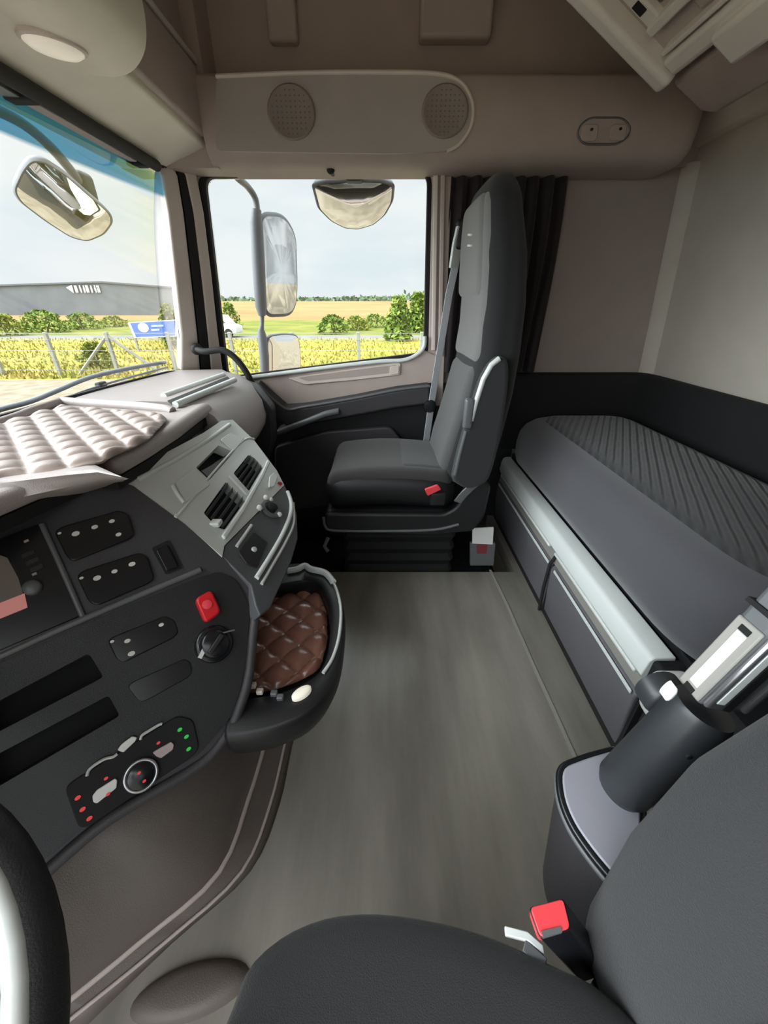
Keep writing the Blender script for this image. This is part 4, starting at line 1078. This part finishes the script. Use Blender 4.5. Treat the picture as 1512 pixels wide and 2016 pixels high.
head([(514,420),(560,424),(583,462),(586,560),(584,600),(572,620),(524,622),(517,560)],aty(515,520,YM),(.78,-.60,-.036),'main_mirror',sm)
head([(526,662),(560,657),(588,660),(592,700),(592,745),(528,748)],aty(526,700,YM),(.74,-.60,-.12),'wide_mirror',sm,.04,.05,.012)
# thick edge-on mast of the assembly
for pts,rr in (([(507,412),(507,440),(511,520),(516,605),(518,622)],[.022,.030,.032,.030,.018]),([(518,622),(518,640),(516,652)],[.012,.010,.016]),([(516,650),(518,664),(522,700),(524,748)],[.018,.026,.027,.024])):
    P = [aty(x-2,y,YM-.02) for x,y in pts]
    MB().tube(P,rr,12).build('mast', M['mirror_hs'], sm, smooth=60)
arm = [aty(522,735,YM),aty(500,748,2.2),aty(470,752,2.02)]
MB().tube(arm,.014,10).build('lower_arm', M['mirror_hs'], sm, smooth=60)
# kerb mirror over the window
YK = 2.10
km = thing('kerb_mirror','half-moon kerb mirror hanging over the passenger window','mirror',aty(696,400,YK))
kp = [(616,366),(640,360),(695,357),(750,358),(775,366),(772,398),(757,425),(735,443),(705,452),(680,450),(652,436),(628,412)]
head(kp, aty(696,400,YK), (.05,-.66,-.75), 'kerb_mirror', km, .015, .05, .014)
a = aty(697,333,2.02); b = aty(697,372,2.12)
MB().rbox((a.x-.035,2.0,b.z),(a.x+.035,2.14,a.z+.03),.012,2).build('bracket', M['black'], km, smooth=60)
# front mirror beyond the windscreen
fm = thing('front_mirror','front mirror on a curved arm seen through the windscreen','mirror',atx(125,400,-1.22))
fp_ = [(62,316),(88,318),(130,345),(170,380),(216,420),(222,438),(205,462),(172,476),(140,468),(90,436),(40,398),(27,375),(45,336)]
head(fp_, atx(125,400,-1.22), (.52,-.60,-.60), 'front_mirror', fm, .02, .06, .016)
MB().tube(smooth_path([atx(-30,205,-1.12),atx(40,240,-1.15),atx(95,285,-1.19),atx(135,330,-1.21),atx(160,365,-1.22)],5),[.016]*10+[.017]*11,10).build('arm', M['mirror_hs'], fm, smooth=60)
MB().rbox(atx(165,368,-1.225)-V((.03,.045,.055)),atx(165,368,-1.225)+V((.03,.045,.05)),.025,2).build('joint', M['black'], fm, smooth=60)
# wiper
wp = thing('windscreen_wiper','grey wiper lying along the foot of the windscreen','wiper',V((-.99,1.2,.82)))
def onglass(px,py):
    d = ray(px,py); t = .5
    for _ in range(40):
        p = CAM + d*t; s_ = min(1,max(0,(p.z-.79)/.685)); xg = wb(p.y)*(1-s_)+wt(p.y)*s_-.045
        t += (xg - p.x)/d.x*.7
    return CAM+d*t
Wp = [onglass(x,y) for x,y in ((-40,820),(0,806),(60,790),(110,770),(180,742),(260,724),(325,713))]
MB().tube(smooth_path(Wp,4),.0075,8).build('arm', M['wiper'], wp, smooth=60)
Wb = [p+V((.006,.0,-.018)) for p in [onglass(x,y) for x,y in ((60,792),(110,776),(200,746),(325,714))]]
MB().tube(smooth_path(Wb,4),.004,6).build('blade', M['wiper'], wp)
c = onglass(197,752); MB().rbox(c-V((.01,.02,.03)),c+V((.01,.02,.0)),.005,1).build('nozzle', M['rubber'], wp)

# outer skin of the door below the window so mirrors see the truck side
struct(MB().box((-.80,1.955,-.55),(.24,1.985,.70)).build('trim_4', mat('cream_paint', srgb(205,190,168), .35, coat=.4), None, bevel=.02))
struct(MB().box((-.95,2.0,1.52),(.24,2.03,2.12)).build('trim_6', bpy.data.materials['cream_paint'], None, bevel=.02))
struct(MB().box((.24,2.00,-.75),(1.34,2.03,2.12)).build('trim_5', bpy.data.materials['cream_paint'], None, bevel=.02))

# ------------------------------------------------------------------ landscape
GZ = -1.40
def ground_mat(name, cols, scale, rough=.95, bump=.4):
    m = bpy.data.materials.new(name); m.use_nodes = True
    nt = m.node_tree; b = nt.nodes['Principled BSDF']; b.inputs['Roughness'].default_value = rough; b.inputs['Specular IOR Level'].default_value = .1
    tc = nt.nodes.new('ShaderNodeTexCoord'); nz = nt.nodes.new('ShaderNodeTexNoise'); nz.inputs['Scale'].default_value = scale; nz.inputs['Detail'].default_value = 6
    nt.links.new(tc.outputs['Object'], nz.inputs['Vector'])
    cr = nt.nodes.new('ShaderNodeValToRGB')
    for i,(p,c) in enumerate(cols):
        e = cr.color_ramp.elements[i] if i < 2 else cr.color_ramp.elements.new(p)
        e.position = p; e.color = c
    nt.links.new(nz.outputs['Fac'], cr.inputs[0]); nt.links.new(cr.outputs[0], b.inputs['Base Color'])
    return m
def strip_ground(name, y0, y1, z0, z1, m, x0=-160, x1_=130, n=1):
    mb = MB(); mb.loft([[V((x0+(x1_-x0)*i/24, y0+(y1-y0)*j/n, z0+(z1-z0)*j/n)) for i in range(25)] for j in range(n+1)],closed=False)
    return struct(mb.build(name, m, None, smooth=80))
strip_ground('ground', -40, 14.6, GZ, GZ, ground_mat('pale_gravel',[(.35,srgb(120,110,92)),(.65,srgb(142,132,114))],2.2))
strip_ground('ground_meadow', 14.6, 33, GZ+.01, GZ+.01, ground_mat('dry_meadow',[(.35,srgb(124,124,56)),(.5,srgb(142,132,60)),(.62,srgb(160,138,74))],.5))
strip_ground('road', 33, 36.5, GZ+.02, GZ+.02, ground_mat('road_asphalt',[(.3,srgb(112,112,108)),(.7,srgb(126,125,118))],1))
strip_ground('ground_verge', 36.5, 62, GZ+.01, GZ+.3, ground_mat('green_verge',[(.35,srgb(92,106,44)),(.65,srgb(126,122,60))],.25))
strip_ground('ground_field', 62, 260, GZ+.3, 2.2, ground_mat('ploughed_field',[(.35,srgb(140,108,70)),(.65,srgb(152,122,82))],.05), -400, 300, 4)
strip_ground('ground_far', 260, 900, 2.2, 3.0, ground_mat('far_hills',[(.35,srgb(90,104,92)),(.65,srgb(104,112,96))],.01), -1200, 900, 2)

M['leafy'] = ground_mat('bush_leaves',[(.3,srgb(96,120,50)),(.7,srgb(132,146,70))],.9)
M['leafy2'] = ground_mat('bush_leaves_yellow',[(.3,srgb(116,130,54)),(.7,srgb(150,150,76))],.9)
M['treeline'] = ground_mat('distant_tree_leaves',[(.3,srgb(84,104,80)),(.7,srgb(104,120,90))],.1)
M['bark'] = mat('bark', srgb(96,82,66), .9)
rng = random.Random(3)
def bush(name, label, px, py_base, y, wpx, hpx, m, cat='bush', group=None):
    d = ray(px,py_base); s = y/d.y; x = d.x*s
    w_ = wpx/FOC*s*.5/1.0; h_ = hpx/FOC*s
    z0 = GZ
    root = thing(name, label, cat, V((x,y,z0)), group)
    top = CAM.z + ray(px,py_base-hpx).z*s
    zb_ = CAM.z + d.z*s
    mb = MB()
    cz = (max(zb_,z0)+top)/2; hz = (top-max(zb_,z0))/2
    nl = 700
    for _ in range(nl):
        a = rng.uniform(0,2*math.pi); t_ = rng.random()**.85; r = rng.uniform(.3,1.0)**.5*(1+.18*math.sin(3*a+px)+.15*math.sin(5*t_*3+px))
        wr = w_*r*(1-.75*t_**2.2)*(.8+.2*math.sin(min(1,t_*4)*math.pi/2))
        p = V((x + wr*math.cos(a), y + min(wr,1.5)*math.sin(a), z0 + (top-z0)*t_))
        sz = max(.10,min(w_,hz)*rng.uniform(.16,.34))
        u = V((rng.uniform(-1,1),rng.uniform(-1,1),rng.uniform(-1,1))).normalized(); v = u.cross(V((rng.uniform(-1,1),rng.uniform(-1,1),1))).normalized()
        q = [p-u*sz, p-v*sz*.55, p+u*sz, p+v*sz*.55]
        mb.add(q,[(0,1,2,3)])
    mb.build('foliage', m, root, smooth=10)
    t = MB()
    for k in range(3):
        t.tube([V((x+.05*k-.05,y,z0)),V((x+rng.uniform(-.4,.4)*w_,y,cz)),V((x+rng.uniform(-.3,.3)*w_,y,cz+hz*.3))],[.05,.035,.012],6)
    t.build('stem', M['bark'], root)
    return root
bush('bush','broad bright green bush below the left end of the dark warehouse',90,645,40,90,34,M['leafy'])
bush('bush','low green bush at the left edge under the dark warehouse',12,650,36,60,32,M['leafy2'])
bush('bush','green bush under the white sign of the warehouse',165,642,44,70,26,M['leafy'])
bush('bush','yellow-green bush left of the blue roadside board',225,644,48,60,22,M['leafy2'])
bush('bush','tall light green bush beside the windscreen pillar right of the blue board',348,690,26,44,90,M['leafy2'])
bush('bush','small bright bush in the meadow between the concrete fence posts',190,706,17.5,60,34,M['leafy2'])
bush('bush','dark shrub beside the white van along the road',452,622,44,40,26,M['leafy'])
bush('bush','spreading green bush in the middle of the meadow view right of the door mirror',655,652,38.5,70,32,M['leafy'])
bush('bush','bright low bush next to the road in the middle of the side window',700,648,42.5,60,26,M['leafy2'])
bush('bush','tall bush with two leaders near the rear edge of the side window',785,668,31,52,82,M['leafy'])
bush('bush','dense green bush at the rear edge of the side window',822,640,39.5,44,62,M['leafy'])
bush('bush','long low bush left of the tall one in the side window',738,640,47,60,22,M['leafy'])
# distant tree line on the horizon (uncountable woodland)
mb = MB()
for i in range(1500):
    x = rng.uniform(-260,80); t = (x+260)/340; y = rng.uniform(250,262); h = 1.8 + 6*max(0,t-.6)*rng.uniform(.3,1.0) + (3 if x > 10 and rng.random() < .2 else 0)
    p = V((x,y,2.0+rng.uniform(0,h))); sz = rng.uniform(.8,1.8)
    u = V((rng.uniform(-1,1),rng.uniform(-.5,.5),rng.uniform(-1,1))).normalized(); v = u.cross(V((rng.uniform(-1,1),1,rng.uniform(-1,1)))).normalized()
    mb.add([p-u*sz,p-v*sz*.6,p+u*sz,p+v*sz*.6],[(0,1,2,3)])
tag(mb.build('woodland', M['treeline'], None, smooth=10),'thin dark line of distant woodland on the horizon beyond the field','woodland',kind='stuff')
# meadow grass
mb = MB()
for i in range(9000):
    y = 14.7 + 18*rng.random()**1.6; x = rng.uniform(-1.15*y-2,.35*y+2); h = rng.uniform(.08,.26)*(1.2 if rng.random()<.1 else .8)
    a = rng.uniform(0,math.pi); dx,dy = .05*math.cos(a),.05*math.sin(a); lx,ly = rng.uniform(-.1,.1),rng.uniform(-.1,.1)
    mb.add([V((x-dx,y-dy,GZ)),V((x+dx,y+dy,GZ)),V((x+lx,y+ly,GZ+h))],[(0,1,2)])
tag(mb.build('grass', ground_mat('dry_grass',[(.35,srgb(128,130,56)),(.65,srgb(158,142,76))],.6), None, smooth=5),'dry yellow-green meadow grass beyond the gravel','grass',kind='stuff')
# fence with concrete posts
M['concrete'] = mat('concrete_post', srgb(140,140,128), .9)
M['wire'] = mat('fence_wire', srgb(150,150,146), .6, metal=.5)
fe = thing('wire_fence','wire fence on pale concrete posts along the far edge of the gravel','fence',V((-5,15.6,GZ)))
FY = 15.6
xs = [-16.9,-14.7,-12.5,-10.25,-8.0,-5.7,-3.4,-.95,1.4,3.8,6.1]
for x in xs: MB().box((x-.06,FY-.06,GZ-.05),(x+.06,FY+.06,.12)).build('post', M['concrete'], fe, bevel=.01)
for s_ in (-1.55,1.75):
    MB().tube([V((-10.25,FY,.0)),V((-10.25+s_,FY,GZ))],.055,6).build('brace', M['concrete'], fe)
for z in (-1.2,-.85,-.5,-.15,.08):
    MB().tube([V((xs[0],FY-.07,z)),V((xs[-1],FY-.07,z))],.006,4).build('wire', M['wire'], fe)
# blue roadside board
bdY = 24.0
P = [aty(x,y,bdY) for x,y in ((256,636),(345,631),(345,661),(268,664))]
br = thing('billboard','blue roadside board with white frame standing in the meadow','sign',V((P[0].x+.9,bdY,GZ)))
MB().prism(P,(0,.12,0)).build('panel', mat('board_blue', srgb(62,98,190), .5, var=.04), br)
MB().ring([sum(P,V())/4+(p-sum(P,V())/4)*1.1 for p in P],P,(0,.14,0)).build('frame', M['white'], br)
c = aty(282,645,bdY-.02)
MB().prism(circ(c,V((1,0,0)),V((0,0,1)),.30,.24,18),(0,.015,0)).build('emblem', M['white'], br)
for k,(a,b,yy) in enumerate(((298,322,642),(298,314,650))):
    A = aty(a,yy,bdY-.02); B = aty(b,yy-1,bdY-.02)
    MB().strap([A,B],(0,0,.10),(0,.015,0)).build('lettering', mat('board_print', srgb(150,175,225), .6, var=0), br)
for x in (262,330):
    a = aty(x,660,bdY+.06); MB().box((a.x-.05,bdY+.13,GZ),(a.x+.05,bdY+.22,a.z+.2)).build('post', M['concrete'], br)
# dark warehouse
WY = 78.0
wh = thing('warehouse','long dark grey warehouse beyond the meadow with a white sign','building',V((-60,WY,GZ)))
def wx(px): d = ray(px,590); return d.x*WY/d.y
p0 = aty(-60,566,WY); p1 = aty(202,557,WY); p2 = aty(350,567,WY)
metal = ground_mat('dark_cladding',[(.35,srgb(98,103,107)),(.65,srgb(108,113,116))],.3,rough=.6)
zt0 = (p0.z+p1.z)/2; pk = p1
x_l = p0.x-20; x_r = p2.x
prof = [V((x_l,WY,GZ)),V((x_r,WY,GZ)),V((x_r,WY,p2.z-.1)),V((p1.x,WY,p1.z)),V((x_l,WY,p0.z-.5))]
MB().prism(prof,(0,12,0)).build('wall', metal, wh)
MB().loft([[V((x_l,y,p0.z-.5)),V((x_l,y,p0.z-.25)),V((p1.x,y,p1.z+.25)),V((x_r,y,p2.z+.15)),V((x_r,y,p2.z-.1)),V((p1.x,y,p1.z))] for y in (WY-.3,WY+12)]).build('roof', mat('roof_flashing', srgb(80,86,92), .6), wh)
sg = wh
s0 = aty(132,567,WY-.3)
MB().prism([aty(130,566,WY-.2),aty(141,561,WY-.2),aty(145,577,WY-.2)],(0,.15,0)).build('sign_emblem', M['white'], wh)
for k in range(7):
    a = aty(147+7.3*k,562-.4*(k%2),WY-.2); b = aty(147+7.3*k+5.2,576,WY-.2)
    m_ = MB(); m_.box((a.x,WY-.2,b.z),(a.x+.25,WY-.05,a.z)); m_.box((a.x,WY-.2,a.z-.3),(b.x,WY-.05,a.z))
    if k % 2: m_.box((a.x,WY-.2,b.z),(b.x,WY-.05,b.z+.3))
    if k % 3 == 0: m_.box((b.x-.25,WY-.2,b.z),(b.x,WY-.05,a.z))
    m_.build('sign_letter', M['white'], wh)
# white van on the road
vx0, vx1 = aty(395,640,34.5).x, aty(471,650,34.5).x
zr = GZ+.02; vt_ = aty(455,620,34.5).z
vn = thing('van','white van driving on the road beyond the meadow','van',V(((vx0+vx1)/2,34.6,zr)))
H_ = vt_-zr
sd = [(vx0,.30),(vx1-.05,.30),(vx1,.50),(vx1-.02,.82),(vx1-.55,.98),(vx1-1.05,H_-.02),(vx1-1.4,H_),(vx0,H_)]
MB().prism([V((x,33.8,zr+z)) for x,z in sd],(0,1.7,0)).build('body', M['white'], vn, bevel=.06, seg=3)
MB().prism([V((x,33.78,zr+z)) for x,z in ((vx1-1.7,1.05),(vx1-.75,1.05),(vx1-1.1,H_-.2),(vx1-1.7,H_-.2))],(0,.05,0)).build('window', M['gloss'], vn)
for x in (vx0+.5,vx1-.65): MB().lathe(V((x,33.76,zr+.33)),(0,1,0),[(0,.18),(.01,.32),(.2,.33),(.21,.2)],20).build('wheel', M['rubber'], vn, smooth=60)

# ------------------------------------------------------------------ sky, added bright lobe, camera
w = bpy.data.worlds.new('World'); bpy.context.scene.world = w; w.use_nodes = True
nt = w.node_tree; nt.nodes.clear()
out = nt.nodes.new('ShaderNodeOutputWorld'); bg = nt.nodes.new('ShaderNodeBackground')
tc = nt.nodes.new('ShaderNodeTexCoord'); mp = nt.nodes.new('ShaderNodeMapping'); mp.inputs['Scale'].default_value = (1,1,3.4)
nt.links.new(tc.outputs['Generated'], mp.inputs['Vector'])
nz = nt.nodes.new('ShaderNodeTexNoise'); nz.inputs['Scale'].default_value = 2.6; nz.inputs['Detail'].default_value = 7; nz.inputs['Roughness'].default_value = .55
nt.links.new(mp.outputs[0], nz.inputs['Vector'])
cr = nt.nodes.new('ShaderNodeValToRGB')
cr.color_ramp.elements[0].position = .36; cr.color_ramp.elements[0].color = (.79,.875,.92,1)
cr.color_ramp.elements[1].position = .62; cr.color_ramp.elements[1].color = (.94,.965,.975,1)
nt.links.new(nz.outputs['Fac'], cr.inputs[0])
# bright lobe added in the unseen sky ahead, to light the cab
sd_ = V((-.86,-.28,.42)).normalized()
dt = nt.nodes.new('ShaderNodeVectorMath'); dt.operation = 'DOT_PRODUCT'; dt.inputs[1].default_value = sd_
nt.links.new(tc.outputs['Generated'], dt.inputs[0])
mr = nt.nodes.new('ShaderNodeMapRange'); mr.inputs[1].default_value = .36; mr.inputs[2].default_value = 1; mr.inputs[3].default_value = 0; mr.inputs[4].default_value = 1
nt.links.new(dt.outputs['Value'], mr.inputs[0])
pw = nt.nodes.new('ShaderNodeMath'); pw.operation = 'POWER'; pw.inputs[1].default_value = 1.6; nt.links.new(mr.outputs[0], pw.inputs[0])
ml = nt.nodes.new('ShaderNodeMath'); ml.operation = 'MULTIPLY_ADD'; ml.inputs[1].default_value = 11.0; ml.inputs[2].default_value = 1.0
# overcast sky: brighter overhead than near the horizon
sz = nt.nodes.new('ShaderNodeSeparateXYZ'); nt.links.new(tc.outputs['Generated'], sz.inputs[0])
me_ = nt.nodes.new('ShaderNodeMapRange'); me_.interpolation_type = 'SMOOTHSTEP'; me_.inputs[1].default_value = .34; me_.inputs[2].default_value = .75; me_.inputs[3].default_value = 0; me_.inputs[4].default_value = 1
nt.links.new(sz.outputs['Z'], me_.inputs[0])
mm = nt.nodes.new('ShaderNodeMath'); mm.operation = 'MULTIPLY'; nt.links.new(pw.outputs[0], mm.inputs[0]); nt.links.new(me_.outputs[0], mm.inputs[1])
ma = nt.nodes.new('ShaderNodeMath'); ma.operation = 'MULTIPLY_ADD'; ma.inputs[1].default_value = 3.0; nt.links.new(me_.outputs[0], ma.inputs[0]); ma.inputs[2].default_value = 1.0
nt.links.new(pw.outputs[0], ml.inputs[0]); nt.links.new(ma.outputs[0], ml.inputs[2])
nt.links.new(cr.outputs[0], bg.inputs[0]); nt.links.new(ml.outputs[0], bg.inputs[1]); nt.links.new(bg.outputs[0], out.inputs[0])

sc = bpy.context.scene
cam = bpy.data.cameras.new('camera'); co = bpy.data.objects.new('camera', cam); COL.objects.link(co)
cam.sensor_fit = 'VERTICAL'; cam.sensor_height = 36; cam.lens = FOC/2016*36; cam.clip_start = .02; cam.clip_end = 3000
co.location = CAM; co.rotation_euler = (math.pi/2 - PITCH, 0, 0)
sc.camera = co
sc.view_settings.view_transform = 'Standard'; sc.view_settings.look = 'None'; sc.view_settings.gamma = 1; sc.view_settings.use_curve_mapping = False
sc.view_settings.exposure = 0.0
sc.cycles.max_bounces = 10; sc.cycles.diffuse_bounces = 6; sc.cycles.transparent_max_bounces = 12; sc.cycles.glossy_bounces = 4
sc.cycles.use_denoising = True; sc.cycles.sample_clamp_indirect = 6
